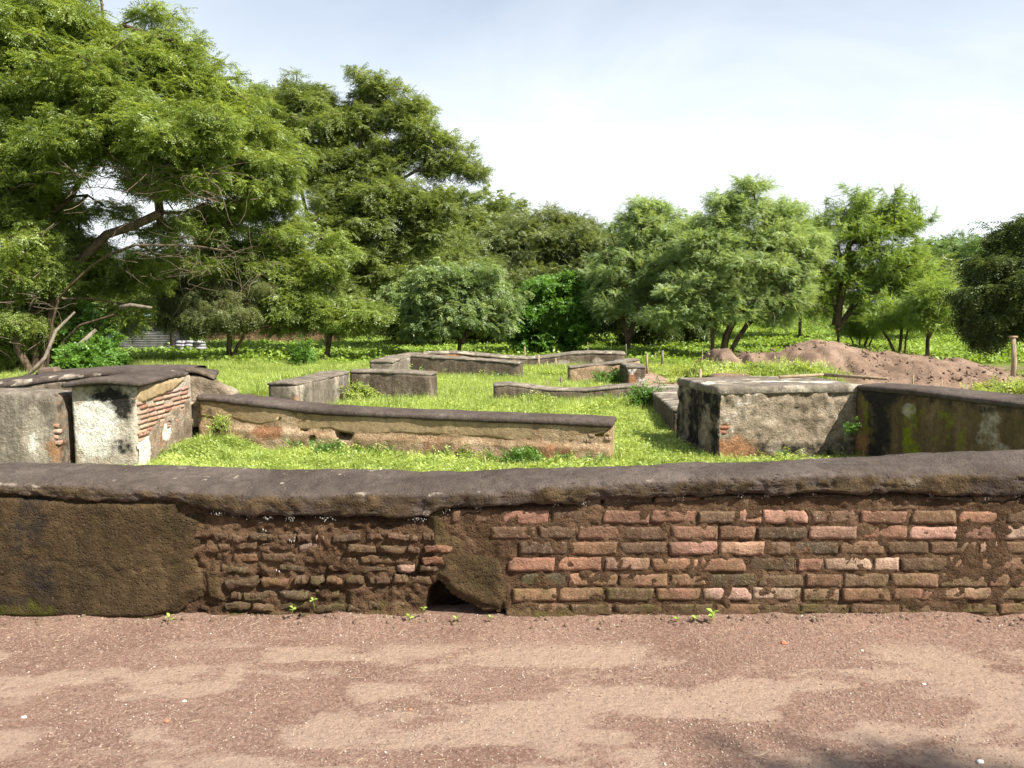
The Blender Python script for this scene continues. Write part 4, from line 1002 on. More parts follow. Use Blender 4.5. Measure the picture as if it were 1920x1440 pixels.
# ------------------------------------------------------------------ instancing of leaf sprays, weeds and pebbles (geometry nodes)
def scatter(name, pts, rot, scl, sources, parent=None, seed=0):
    n = len(pts)
    me = bpy.data.meshes.new(name); me.vertices.add(n); me.vertices.foreach_set('co', np.asarray(pts, np.float32).ravel())
    a = me.attributes.new('rot', 'FLOAT_VECTOR', 'POINT'); a.data.foreach_set('vector', np.asarray(rot, np.float32).ravel())
    a = me.attributes.new('scl', 'FLOAT', 'POINT'); a.data.foreach_set('value', np.asarray(scl, np.float32))
    a = me.attributes.new('pickn', 'INT', 'POINT'); a.data.foreach_set('value', np.random.default_rng(seed).integers(0, len(sources), n).astype(np.int32))
    me.update()
    o = obj(name, me, parent)
    g = bpy.data.node_groups.new(name, 'GeometryNodeTree')
    g.interface.new_socket('Geometry', in_out='INPUT', socket_type='NodeSocketGeometry'); g.interface.new_socket('Geometry', in_out='OUTPUT', socket_type='NodeSocketGeometry')
    gi = g.nodes.new('NodeGroupInput'); go = g.nodes.new('NodeGroupOutput')
    iop = g.nodes.new('GeometryNodeInstanceOnPoints'); g2i = g.nodes.new('GeometryNodeGeometryToInstance')
    for s in sources:
        oi = g.nodes.new('GeometryNodeObjectInfo'); oi.inputs['Object'].default_value = s; g.links.new(oi.outputs['Geometry'], g2i.inputs[0])
    def na(nm, t):
        nd = g.nodes.new('GeometryNodeInputNamedAttribute'); nd.data_type = t; nd.inputs['Name'].default_value = nm; return nd.outputs['Attribute']
    e2r = g.nodes.new('FunctionNodeEulerToRotation'); g.links.new(na('rot', 'FLOAT_VECTOR'), e2r.inputs[0])
    g.links.new(gi.outputs[0], iop.inputs['Points']); g.links.new(g2i.outputs[0], iop.inputs['Instance'])
    iop.inputs['Pick Instance'].default_value = True
    g.links.new(na('pickn', 'INT'), iop.inputs['Instance Index'])
    g.links.new(e2r.outputs[0], iop.inputs['Rotation']); g.links.new(na('scl', 'FLOAT'), iop.inputs['Scale'])
    g.links.new(iop.outputs[0], go.inputs[0])
    md = o.modifiers.new('instances', 'NODES'); md.node_group = g
    o['kind'] = 'stuff'
    return o
SRC = {}
def source(name, V, F, mat, smooth=False):
    me = mesh_of(name, V, F, mat, smooth=smooth); return bpy.data.objects.new(name, me)

def leaf_quads(base, direc, normal, length, width, fold=.18, droop=0.0):
    """n folded diamond leaves -> verts (n*4), tris"""
    base, d, n = map(np.asarray, (base, direc, normal)); side = np.cross(d, n)
    side /= np.linalg.norm(side, axis=1, keepdims=True) + 1e-9
    L = np.asarray(length)[:, None]; Wd = np.asarray(width)[:, None]
    mid = base + d * L * .45
    tip = base + d * L - n * L * .12 - np.array([0, 0, 1]) * L * droop
    V = np.stack([base, mid + side * Wd / 2 + n * Wd * fold, tip, mid - side * Wd / 2 + n * Wd * fold], 1)
    k = np.arange(len(base))[:, None] * 4
    F = np.concatenate([k + [0, 1, 2], k + [0, 2, 3]], 0)
    return V.reshape(-1, 3), F
def rand_dirs(r, n):
    v = r.normal(size=(n, 3)); return v / np.linalg.norm(v, axis=1, keepdims=True)
def twig_tris(a, b, w):
    a, b = np.asarray(a), np.asarray(b); d = b - a; u = np.cross(d, [0, 0, 1.0]); u /= np.linalg.norm(u, axis=1, keepdims=True) + 1e-9
    V = np.stack([a - u * w, a + u * w, b], 1).reshape(-1, 3); return V, np.arange(len(V)).reshape(-1, 3)

def spray(seed, mat, twigs=5, pairs=6, tl=.34, ll=.055, lw=.024, spread=70, droop=.15, flat=.35):
    """a tip of branch: several leafy twigs fanning along +X"""
    r = np.random.default_rng(seed); B, D_, N, Ls, Ws = [], [], [], [], []; TA, TB = [], []
    for t in range(twigs):
        az = R(r.uniform(-spread, spread)); el = r.normal(0, flat) ; d = np.array([math.cos(az) * math.cos(el), math.sin(az) * math.cos(el), math.sin(el)])
        st = np.array([r.uniform(-.05, .12), 0, 0]); L = tl * r.uniform(.6, 1.15); up = np.array([r.normal(0, .3), r.normal(0, .3), 1]); up /= np.linalg.norm(up)
        s = np.cross(d, up); s /= np.linalg.norm(s)
        TA.append(st); TB.append(st + d * L - [0, 0, droop * L])
        for k in range(pairs):
            f = (k + .7) / pairs; q = st + d * L * f - np.array([0, 0, droop * L * f * f])
            for sg in (-1, 1):
                dd = d * .55 + s * sg * .85 + r.normal(0, .14, 3); dd /= np.linalg.norm(dd)
                nn = up + r.normal(0, .35, 3); nn /= np.linalg.norm(nn)
                B.append(q); D_.append(dd); N.append(nn); sz = r.uniform(.7, 1.2) * (1 - .3 * abs(f - .5)); Ls.append(ll * sz); Ws.append(lw * sz)
    V, F = leaf_quads(B, D_, N, Ls, Ws, droop=.1)
    V2, F2 = twig_tris(TA, TB, .003)
    return source('leaf_spray', np.r_[V, V2], np.r_[F, F2 + len(V)], mat)
def sources(key, mat, n=4, **kw):
    if key not in SRC: SRC[key] = [spray(500 + i + hash_(key), M[mat], **kw) for i in range(n)]
    return SRC[key]
def hash_(s): return sum(ord(c) * (i + 3) for i, c in enumerate(s)) % 9973

# ------------------------------------------------------------------ trees
def wood_mesh(name, nodes, parent, rad, mat, sides=6, extra=None):
    """tapered limbs: one ring pair per edge"""
    P = np.array(nodes); k = [i for i in range(len(P)) if parent[i] >= 0]
    a = P[[parent[i] for i in k]]; b = P[k]; ra = np.array([min(rad[parent[i]], rad[i] * 1.35) for i in k]); rb_ = np.array([rad[i] for i in k])
    d = b - a; L = np.linalg.norm(d, axis=1, keepdims=True) + 1e-9; d = d / L
    b = b + d * rb_[:, None] * .35
    ref = np.where(np.abs(d[:, 2:3]) < .9, [[0, 0, 1.0]], [[1.0, 0, 0]]); u = np.cross(d, ref); u /= np.linalg.norm(u, axis=1, keepdims=True); w = np.cross(d, u)
    ang = np.arange(sides) * 2 * math.pi / sides; c, s = np.cos(ang), np.sin(ang)
    ringa = a[:, None] + (u[:, None] * c[None, :, None] + w[:, None] * s[None, :, None]) * ra[:, None, None]
    ringb = b[:, None] + (u[:, None] * c[None, :, None] + w[:, None] * s[None, :, None]) * rb_[:, None, None]
    V = np.concatenate([ringa, ringb], 1).reshape(-1, 3)
    base = (np.arange(len(k)) * 2 * sides)[:, None]; j = np.arange(sides); j2 = (j + 1) % sides
    F = np.stack([base + j, base + j2, base + j2 + sides, base + j + sides], -1).reshape(-1, 4)
    return mesh_of(name, V, F, mat)
def tree(name, label, cat, base, stems, lobes, D, leaf, wood='bark', nclus=160, nspray=60, rc=.75, seed=1, sscale=1.0, rtip=.012, group=None, flatc=.55, droopy=0.0, rmax=.3, lname='crown', shell=.45, dense_in=.0, spiky=0, gnarl=.12, seg=.55, pipe=.40):
    """stems: list of polylines (px,row,D); lobes: (px,row,rx_px,ry_px,depth offset, weight) read as ellipsoids standing at distance D"""
    r = np.random.default_rng(seed)
    bx, by, bz = base
    root = thing(name, label, cat, group, loc=(bx, by, bz)); inv = Matrix.Translation(-Vector((bx, by, bz)))
    nodes, par = [], []
    for st in stems:
        prev = -1
        pts = [np.array(q, float) for q in st]
        for i, q in enumerate(pts):
            if i:
                n_ = max(1, int(np.linalg.norm(q - pts[i - 1]) / seg))
                for k in range(1, n_ + 1):
                    f = k / n_; pt = pts[i - 1] * (1 - f) + q * f + (r.normal(0, gnarl * .35, 3) if k < n_ else 0)
                    nodes.append(pt); par.append(prev); prev = len(nodes) - 1
            else: nodes.append(q); par.append(-1); prev = len(nodes) - 1
    nstem = len(nodes)
    W_ = np.array([l[5] * l[2] * l[3] for l in lobes], float) ** .75; W_ /= W_.sum(); C = []; OUT = []
    for li, l in enumerate(lobes):
        k = max(2, int(round(nclus * W_[li]))); DD = D + l[4]
        c = np.array(atD(l[0], l[1], DD)); rx, rz = l[2] / FPX * DD, l[3] / FPX * DD; ry = l[6] if len(l) > 6 else (rx + rz) * .5
        v = rand_dirs(r, k); rr = r.uniform(shell, 1, k) ** .6
        C.append(c + v * rr[:, None] * [rx, ry, rz] * .86)
        k2 = max(1, int(k * .26)); v2 = rand_dirs(r, k2); v2[:, 2] = np.abs(v2[:, 2]) * 1.1 - .25; OUT.append(c + v2 * r.uniform(.98, 1.32, k2)[:, None] * [rx, ry, rz])
    C = np.concatenate(C); OUT = np.concatenate(OUT); isout = np.r_[np.zeros(len(C), bool), np.ones(len(OUT), bool)]; C = np.r_[C, OUT]
    kk = C[:, 2] > bz + .25; C = C[kk]; isout = isout[kk]
    top = np.array(nodes[-1])
    od = np.argsort(np.linalg.norm(C - np.array(nodes[nstem - 1]), axis=1)); C = C[od]; isout = isout[od]
    gplen = [0.0] * len(nodes)
    ends = []
    for c in C:
        P = np.array(nodes); dist = np.linalg.norm(P - c, axis=1); pen = np.array(gplen) * .12 + np.where(P[:, 2] > c[2] + .4, (P[:, 2] - c[2]) * 1.2, 0)
        cost = dist + pen; cost[:max(1, 1)] += 1.0
        j = int(np.argmin(cost)); q0 = P[j]; L = dist[j]; n_ = max(1, int(L / .6)); prev = j
        up = np.array([0, 0, .12 * L])
        for k in range(1, n_ + 1):
            f = k / n_; pt = q0 * (1 - f) + c * f + up * math.sin(f * math.pi) + (r.normal(0, gnarl, 3) * min(1, L) if k < n_ else 0)
            nodes.append(pt); par.append(prev); gplen.append(gplen[prev] + L / n_); prev = len(nodes) - 1
        ends.append(prev)
    cnt = np.zeros(len(nodes))
    for e in ends: cnt[e] += 1
    for i in range(len(nodes) - 1, -1, -1):
        if par[i] >= 0: cnt[par[i]] += cnt[i]
    rad = np.clip(rtip * np.maximum(cnt, 1) ** pipe, 0, rmax)
    for i in range(nstem): rad[i] = max(rad[i], .03)
    if rad[0] > 0:
        for i in range(nstem):
            if par[i] < 0: rad[i] = rad[i] * 1.25
    o = obj('trunk', wood_mesh('trunk', nodes, par, rad, M[wood]), root); o.matrix_parent_inverse = inv
    # foliage sprays
    K = len(C); pts, rot, scl = [], [], []
    cr = rc * r.uniform(.55, 1.25, K) * np.where(isout, .55, 1)
    for c, q, e in zip(C, cr, ends):
        m = max(3, int(nspray * (q / rc) ** 2 * r.uniform(.6, 1.3)))
        v = rand_dirs(r, m) * (r.uniform(.15, 1, m) ** .5)[:, None] * [q, q, q * flatc]
        if spiky:
            # sprays strung along thin arching shoots
            d = c - np.array(nodes[par[e]]); d = d / (np.linalg.norm(d) + 1e-6); d = d + r.normal(0, .5, 3); d[2] = abs(d[2]) * .6; d /= np.linalg.norm(d)
            f = r.uniform(-.8, 1.6, m); v = d * f[:, None] * q * spiky + r.normal(0, .07, (m, 3)) * q * 1.3 + np.array([0, 0, 1]) * (.12 * q * f ** 2)[:, None]
        pts.append(c + v)
        yaw = np.arctan2(v[:, 1], v[:, 0]) + r.normal(0, .6, m)
        pitch = r.normal(.0 + droopy, .35, m) + .0
        rot.append(np.c_[r.normal(0, .35, m), pitch, yaw]); scl.append(sscale * r.uniform(.7, 1.3, m))
    pts, rot, scl = np.concatenate(pts), np.concatenate(rot), np.concatenate(scl)
    keep = pts[:, 2] > bz + .12
    o = scatter(lname, pts[keep], rot[keep], scl[keep], leaf, root, seed); o.matrix_parent_inverse = inv
    return root
NSPR = [0]
def G0(x, y): return float(ground_h(np.array([float(x)]), np.array([float(y)]))[0])
def gb(px_, D):
    x = xD(px_, D); return (x, D, G0(x, D))
S_big = sources('big', 'leaf_big', ll=.075, lw=.032, tl=.36)
S_mid = sources('mid', 'leaf_mid', ll=.07, lw=.030, tl=.36)
S_olive = sources('olive', 'leaf_olive', ll=.075, lw=.02, tl=.30, droop=.6, flat=.5)
S_acacia = sources('acacia', 'leaf_acacia', ll=.07, lw=.022, tl=.34, pairs=7, twigs=5)
S_drk2 = sources('drk2', 'leaf_dark', ll=.10, lw=.034, tl=.42, pairs=7, twigs=4, droop=.55, spread=50)
S_feather = sources('feather', 'leaf_feather', ll=.06, lw=.022, tl=.40, pairs=8, twigs=5)
S_pale = sources('pale', 'leaf_pale', ll=.10, lw=.045, tl=.30, pairs=5, droop=.4)
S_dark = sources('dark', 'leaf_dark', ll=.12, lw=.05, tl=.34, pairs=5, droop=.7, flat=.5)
S_thorn = sources('thorn', 'leaf_thorn', ll=.055, lw=.026, tl=.34, pairs=8, twigs=4, spread=45)
S_far = sources('far', 'leaf_far', ll=.14, lw=.07, tl=.6, pairs=6, twigs=6)
S_fdark = sources('fdark', 'leaf_mid', ll=.14, lw=.07, tl=.55, pairs=6, twigs=6)
S_vine = sources('vine', 'leaf_vine', ll=.085, lw=.065, tl=.30, pairs=4, twigs=5, flat=.6, spread=160)

def q(px_, row, D): return atD(px_, row, D)
# 1 the big leaning tree on the left
b = gb(62, 20.5)
tree('leaning_tree', 'huge multi-stemmed tree leaning in from the left with a tangled sunlit crown', 'tree', b, [
    [b, q(70, 640, 20.5), q(60, 560, 20.6), q(75, 480, 20.8), q(95, 400, 21), q(150, 340, 21), q(190, 290, 21)],
    [gb(72, 20.7), q(95, 600, 20.7), q(120, 520, 20.9), q(200, 440, 21), q(300, 400, 21.2), q(390, 380, 21.2)],
    [gb(85, 20.3), q(110, 560, 20.2), q(170, 500, 20), q(250, 460, 19.8), q(330, 460, 19.8), q(420, 470, 19.6)],
    [gb(60, 20.2), q(20, 600, 20), q(8, 500, 20), q(10, 380, 20), q(25, 250, 20)],
    [gb(105, 20.1), q(120, 640, 20), q(150, 610, 19.8), q(215, 590, 19.6)],
    [gb(80, 21.5), q(82, 560, 21.5), q(70, 420, 21.5), q(160, 200, 21.5), q(195, 60, 21.6), q(190, 0, 21.6)]],
    [(40, 90, 130, 130, 0, 1), (200, 170, 150, 120, 0, 1.2), (310, 150, 110, 90, 1, 1), (120, 260, 130, 90, -.6, .8), (420, 230, 100, 90, 2.5, 1), (500, 300, 80, 70, 4, .9),
     (330, 260, 140, 70, -.6, 1), (450, 340, 100, 70, 3, 1), (500, 420, 80, 80, 5, 1.2), (330, 330, 90, 30, -.3, .7), (20, 330, 70, 130, -.5, 1.1), (50, 480, 60, 80, -.8, 1), (545, 500, 80, 60, 5, 1), (20, 590, 50, 60, -.5, .6),
     (430, 560, 60, 45, 5, .4), (560, 570, 60, 50, 5, .8), (600, 480, 50, 50, 5, .6), (10, 200, 70, 90, 0, .7), (-80, 200, 90, 250, 0, .8), (150, 440, 40, 60, 1.8, .3), (60, 400, 60, 70, .5, 1), (75, 560, 60, 60, .6, .7), (240, 600, 50, 30, 1.0, .35), (-40, 60, 90, 90, 0, 1), (110, 30, 80, 50, 0, .8), (390, 440, 60, 30, 4, .35), (250, 480, 70, 30, 1.5, .3), (180, 540, 60, 30, 1.5, .5), (300, 30, 40, 26, 1, .35), (120, 380, 50, 30, .5, .5), (300, 440, 60, 40, 1.5, .35), (230, 400, 60, 20, 2.5, .2), (100, 620, 60, 40, .6, .5), (10, 640, 60, 50, .3, .7), (400, 400, 60, 50, 3, .8), (140, 480, 70, 40, 1, .7), (330, 500, 70, 30, 3, .7), (420, 490, 60, 40, 4, .8), (230, 520, 60, 30, 2, .6), (60, 620, 60, 40, .3, .8), (270, 360, 60, 20, 1, .4)],
    20.8, S_big, nclus=820, nspray=50, rc=.48, seed=5, rtip=.013, rmax=.22, sscale=.85, shell=.3, gnarl=.16)
# drooping olive mass hanging from its right-hand limb
tree('drooping_tree', 'olive brown tree with drooping leaves and bare twigs right of the tin shed', 'tree', gb(428, 25), [
    [gb(428, 25), q(430, 630, 25), q(420, 600, 25), q(390, 560, 25)], [gb(430, 25), q(470, 610, 25)]],
    [(375, 560, 60, 46, 0, 1), (345, 595, 40, 22, -.5, .6), (300, 570, 40, 14, -.5, .4), (425, 580, 70, 42, 0, 1), (370, 600, 42, 22, -.4, .8), (320, 540, 36, 26, 0, .4), (470, 550, 50, 40, .2, .5), (400, 525, 60, 25, 0, .6)], 25, S_olive, nclus=110, nspray=46, rc=.42, seed=8, droopy=.7, sscale=.95)
# 2 spreading tree
tree('spreading_tree', 'tall wide tree with open horizontal branches reaching out against the sky in the centre left', 'tree', gb(612, 31), [
    [gb(612, 31), q(615, 560, 31), q(610, 480, 31), q(570, 380, 31), q(540, 300, 31)], [q(612, 520, 31), q(640, 430, 31), q(700, 370, 31), q(780, 320, 31), q(850, 320, 31)], [q(610, 480, 31), q(650, 380, 31), q(680, 260, 31), q(700, 190, 31)]],
    [(560, 190, 60, 45, 0, .8), (600, 240, 90, 55, 0, 1), (500, 200, 60, 50, 1, .8), (690, 165, 45, 30, 0, .7), (690, 220, 70, 40, 0, .9), (765, 195, 45, 25, 0, .7), (790, 260, 60, 35, 0, .9), (845, 265, 32, 18, 0, .5), (820, 310, 60, 28, 0, .8), (880, 325, 32, 16, 0, .6),
     (620, 310, 70, 50, 0, 1), (720, 300, 70, 40, 0, 1), (640, 380, 60, 60, 0, 1), (730, 380, 90, 45, -.4, 1.2), (800, 390, 70, 45, 0, 1), (670, 440, 90, 55, -.5, 1.2), (770, 450, 70, 40, 0, .9), (700, 510, 80, 40, 0, 1), (640, 560, 60, 50, -1, 1)],
    31, S_mid, nclus=470, nspray=44, rc=.44, seed=12, flatc=.55, sscale=.95, rtip=.016, rmax=.26, shell=.2, wood='bark_grey')
# left rear filler trees, seen under and through the big tree
tree('background_tree', 'dark tree far behind the tin shed', 'tree', gb(180, 46), [[gb(180, 46), q(185, 600, 46), q(190, 560, 46)]],
    [(160, 580, 140, 50, 0, 1), (60, 540, 120, 80, 0, 1), (300, 580, 110, 50, 0, 1), (450, 580, 120, 60, 0, 1), (560, 550, 100, 80, 0, 1)], 46, S_fdark, nclus=170, nspray=30, rc=1.1, seed=21, sscale=1.1)
# 2b, 3
tree('background_tree', 'rounded dark green tree rising behind the tip of the spreading tree branches', 'tree', gb(880, 52), [[gb(880, 52), q(880, 560, 52), q(870, 480, 52)]],
    [(850, 400, 55, 45, 0, 1), (935, 395, 45, 32, 1, 1), (880, 450, 80, 50, 0, 1), (800, 470, 60, 60, 0, 1), (940, 440, 50, 40, 0, 1)], 52, S_fdark, nclus=90, nspray=26, rc=1.1, seed=23, sscale=.95)
tree('acacia_tree', 'broad dome of olive green acacia with hanging seed pods in the centre', 'tree', gb(990, 44), [[gb(990, 44), q(990, 600, 44), q(985, 520, 44)]],
    [(930, 470, 100, 50, 0, 1), (1010, 440, 110, 45, 0, 1.1), (1070, 470, 80, 50, 0, 1), (960, 520, 110, 50, -1, 1), (1060, 530, 90, 50, 0, 1), (1120, 480, 50, 40, 1, .8)], 44, S_acacia, nclus=260, nspray=34, rc=.75, seed=25, sscale=1.5, flatc=.35)
tree('background_tree', 'pale green tree in the dip of the skyline at the centre', 'tree', gb(1150, 62), [[gb(1150, 62), q(1150, 540, 62), q(1150, 500, 62)]],
    [(1150, 450, 45, 25, 0, 1), (1130, 490, 60, 45, 0, 1), (1210, 480, 60, 50, 0, 1)], 62, S_far, nclus=50, nspray=26, rc=1.2, seed=27, sscale=1.0)
# 4 pale tree
tree('pale_tree', 'small leaning tree with a rounded crown of pale grey-green leaves behind the far wall', 'tree', gb(858, 27), [[gb(858, 27), q(862, 645, 27), q(878, 625, 27), q(860, 590, 27)], [q(862, 640, 27), q(840, 600, 27)]],
    [(860, 525, 85, 38, 0, 1.2), (800, 560, 70, 40, 0, 1), (910, 565, 60, 45, 0, 1), (850, 590, 80, 35, -.3, 1.2), (780, 610, 45, 22, 0, .6), (920, 600, 35, 25, 0, .7)], 27, S_pale, nclus=120, nspray=38, rc=.42, seed=31, sscale=.8, rtip=.011, rmax=.11)
# 4b low yellow-green feathery bush to its left
tree('feathery_bush', 'low spreading bush with layered yellow-green branches left of the pale tree', 'bush', gb(610, 26), [[gb(610, 26), q(620, 620, 26), q(640, 600, 26)]],
    [(600, 590, 60, 35, 0, 1), (660, 590, 60, 30, 0, 1), (700, 580, 35, 14, 0, .5), (580, 550, 50, 45, .3, 1), (640, 610, 60, 16, 0, .5), (530, 600, 40, 30, 0, .7)], 26, S_big, nclus=90, nspray=30, rc=.42, seed=33, flatc=.3, sscale=.95)
# 5 vine-covered bushes
tree('vine_bush', 'bright green vine-covered bush between the pale tree and the feathery trees', 'bush', gb(1030, 30), [[gb(1030, 30), q(1030, 620, 30), q(1030, 580, 30)]],
    [(1040, 560, 60, 50, 0, 1), (990, 600, 45, 40, 0, 1), (1070, 600, 50, 45, 0, 1), (1010, 640, 70, 22, 0, .6), (1110, 560, 35, 40, 0, .8)], 30, S_vine, nclus=110, nspray=34, rc=.45, seed=35, sscale=.95)
# dark understorey
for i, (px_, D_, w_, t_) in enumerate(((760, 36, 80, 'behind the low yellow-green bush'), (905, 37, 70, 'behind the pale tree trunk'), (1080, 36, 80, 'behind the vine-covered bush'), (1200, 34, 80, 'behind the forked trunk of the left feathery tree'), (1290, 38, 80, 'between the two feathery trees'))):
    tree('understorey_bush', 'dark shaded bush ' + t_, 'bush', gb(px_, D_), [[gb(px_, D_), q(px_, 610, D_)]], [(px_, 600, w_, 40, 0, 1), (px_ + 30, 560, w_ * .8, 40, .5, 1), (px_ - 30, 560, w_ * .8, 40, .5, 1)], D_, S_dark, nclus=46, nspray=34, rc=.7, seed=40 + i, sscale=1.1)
# 6 feathery trees
tree('feathery_tree', 'airy pale green tree, left of the two behind the ruins, on a dark forked trunk', 'tree', gb(1176, 29), [[gb(1176, 29), q(1178, 640, 29), q(1190, 600, 29), q(1230, 540, 29)], [q(1178, 640, 29), q(1165, 590, 29), q(1150, 550, 29)]],
    [(1225, 385, 32, 22, 0, .8), (1210, 430, 60, 40, 0, 1), (1270, 430, 60, 40, 0, 1), (1180, 500, 70, 50, 0, 1.1), (1250, 510, 80, 60, 0, 1.2), (1160, 560, 55, 35, 0, .9), (1240, 580, 70, 30, -.4, .8), (1300, 470, 50, 60, 0, .9)], 29, S_feather, nclus=180, nspray=50, rc=.50, seed=51, sscale=.82, rtip=.014, rmax=.16)
tree('feathery_tree', 'big airy bright green tree with twin trunks beside the left end of the earth mound', 'tree', gb(1345, 26.5), [[gb(1338, 26.5), q(1335, 620, 26.5), q(1325, 580, 26.5), q(1300, 540, 26.5)], [gb(1352, 26.5), q(1362, 630, 26.5), q(1380, 590, 26.5), q(1390, 520, 26.5)], [gb(1358, 26.5), q(1400, 610, 26.5), q(1450, 570, 26.5)]],
    [(1400, 365, 34, 26, 0, .8), (1355, 400, 40, 35, 0, .9), (1410, 420, 70, 40, 0, 1), (1470, 400, 40, 26, .3, .8), (1330, 450, 60, 50, 0, 1), (1400, 490, 90, 60, -.4, 1.3), (1490, 460, 60, 50, 0, 1), (1470, 540, 60, 50, -.3, 1), (1310, 540, 70, 45, -.4, 1), (1370, 570, 80, 30, -.6, .9), (1440, 590, 60, 22, 0, .6), (1240, 590, 40, 20, -.3, .5)], 26.5, S_feather, nclus=260, nspray=48, rc=.46, seed=53, sscale=.76, rtip=.014, rmax=.16)
# 7 thorn tree
tree('thorn_tree', 'thorny tree with arching whip-like shoots on a thick dark trunk behind the mound', 'tree', gb(1570, 31), [[gb(1570, 31), q(1572, 630, 31), q(1565, 590, 31), q(1560, 550, 31)], [q(1570, 620, 31), q(1595, 580, 31), q(1640, 530, 31)], [q(1568, 610, 31), q(1580, 540, 31), q(1590, 470, 31)]],
    [(1560, 440, 80, 40, 0, 1), (1640, 430, 70, 34, 0, 1), (1620, 400, 70, 24, 0, .7), (1690, 420, 40, 20, 0, .5), (1550, 500, 70, 40, 0, 1), (1630, 500, 80, 45, 0, 1.2), (1700, 520, 50, 50, 0, 1), (1540, 560, 50, 30, 0, .6), (1640, 570, 80, 30, 0, .9), (1700, 580, 40, 26, 0, .8)], 31, S_thorn, nclus=230, nspray=42, rc=.55, seed=61, sscale=.9, spiky=1.1, rtip=.017, rmax=.27)
# 8 saplings
def saplings(px_, D_, label, lobes, stems_, seed, sc_=.8, n=34):
    tree('sapling', label, 'sapling', gb(px_, D_), stems_, lobes, D_, S_thorn, nclus=n, nspray=30, rc=.36, seed=seed, sscale=sc_, rtip=.013, rmax=.09)
saplings(1615, 33, 'small dark thicket of four thin leaning stems right of the thick trunk', [(1620, 610, 45, 22, 0, 1)], [[gb(1605, 33), q(1598, 640, 33), q(1588, 615, 33)], [gb(1612, 33), q(1612, 620, 33)], [gb(1616, 33), q(1630, 625, 33)], [gb(1624, 33), q(1642, 620, 33)]], 71)
saplings(1690, 27.5, 'young tree with two stout dark stems behind the right part of the mound', [(1690, 590, 50, 28, 0, 1), (1660, 600, 30, 20, 0, .6), (1720, 600, 30, 20, 0, .6)], [[gb(1686, 27.5), q(1688, 650, 27.5), q(1690, 620, 27.5)], [gb(1697, 27.5), q(1698, 640, 27.5), q(1702, 620, 27.5)], [gb(1684, 27.5), q(1668, 640, 27.5), q(1655, 620, 27.5)]], 73, .75, 50)
saplings(1742, 26, 'slender young tree with a single thin stem beside the dark tree', [(1745, 560, 30, 35, 0, 1), (1750, 600, 34, 20, 0, .6)], [[gb(1740, 26), q(1739, 640, 26), q(1745, 600, 26)], [q(1739, 640, 26), q(1752, 615, 26)]], 75, .75, 40)
# 9 dark tree at the right edge
tree('dark_tree', 'dark drooping tree at the right edge of the field', 'tree', gb(1990, 21), [[gb(1990, 21), q(1985, 560, 21), q(1970, 500, 21)]],
    [(1940, 425, 34, 26, 0, .7), (1905, 455, 36, 26, .3, .8), (1950, 480, 60, 45, 0, 1.2), (1880, 505, 44, 34, 0, 1), (1925, 540, 60, 40, -.4, 1.2), (1860, 560, 50, 30, 0, 1), (1830, 600, 34, 20, 0, .7), (1900, 590, 60, 34, .4, 1), (1850, 628, 26, 10, 0, .35), (1975, 600, 60, 34, 0, .9)],
    21, S_drk2, nclus=330, nspray=26, rc=.30, seed=81, droopy=.4, sscale=.85, shell=.0, flatc=.5, spiky=.55)
tree('background_tree', 'mid green tree filling the gap between the two feathery trees', 'tree', gb(1290, 38), [[gb(1290, 38), q(1290, 600, 38), q(1290, 540, 38)]], [(1290, 470, 60, 60, 0, 1), (1260, 540, 70, 50, 0, 1), (1130, 540, 60, 50, 0, 1)], 38, S_feather, nclus=70, nspray=30, rc=.7, seed=28, sscale=1.3)
tree('background_tree', 'mid green tree between the big feathery tree and the thorn tree', 'tree', gb(1500, 40), [[gb(1500, 40), q(1500, 600, 40), q(1500, 520, 40)]], [(1500, 450, 60, 50, 0, 1), (1480, 520, 70, 50, 0, 1), (1530, 560, 60, 40, 0, 1), (1730, 540, 60, 60, 0, 1)], 40, S_mid, nclus=80, nspray=30, rc=.75, seed=29, sscale=1.5)
tree('background_tree', 'tall bushy tree joining the spreading tree and the acacia', 'tree', gb(830, 38), [[gb(830, 38), q(830, 600, 38), q(830, 520, 38)]], [(800, 480, 70, 60, 0, 1), (860, 500, 60, 50, 0, 1), (740, 540, 70, 60, 0, 1)], 38, S_mid, nclus=80, nspray=30, rc=.75, seed=30, sscale=1.4)
# background trees on the right skyline
rbk = random.Random(5)
for i, (px_, D_, top_, w_, lab) in enumerate(((1740, 60, 450, 60, 'far green tree just right of the thorn tree'), (1800, 64, 440, 60, 'far green tree in the skyline gap on the right'), (1860, 58, 440, 50, 'far pale tree with a pointed top left of the dark tree'), (1940, 66, 440, 70, 'far tree half hidden by the dark tree'), (1790, 50, 520, 60, 'rounded bush low in the gap between thorn tree and dark tree'), (1480, 62, 520, 90, 'far tree behind the big feathery tree'), (1600, 66, 500, 90, 'far tree behind the thorn tree'), (1330, 64, 470, 90, 'far tree between the feathery trees'), (700, 62, 430, 110, 'far tree behind the spreading tree trunk'))):
    tree('distant_tree', lab, 'tree', gb(px_, D_), [[gb(px_, D_), q(px_, 600, D_)]], [(px_, top_ + 40, w_, 38, 0, 1), (px_ - 20, top_ + 90, w_, 45, 0, 1), (px_ + 20, top_ + 120, w_, 50, -.5, 1)], D_, S_far, nclus=46, nspray=26, rc=1.25, seed=90 + i, sscale=1.1)
# trees outside the frame whose branches shade the path
tree('roadside_tree', 'tree standing beside the path to the right of the viewer', 'tree', (7.6, -1.8, 0), [[(7.6, -1.8, 0), (7.4, -1.7, 2.0), (6.9, -1.2, 3.6)], [(7.4, -1.7, 2), (8, -2, 4)]],
    [(0, 0, 1, 1, 0, .01)], 5, S_big, nclus=2, nspray=3, rc=.4, seed=99) if False else None

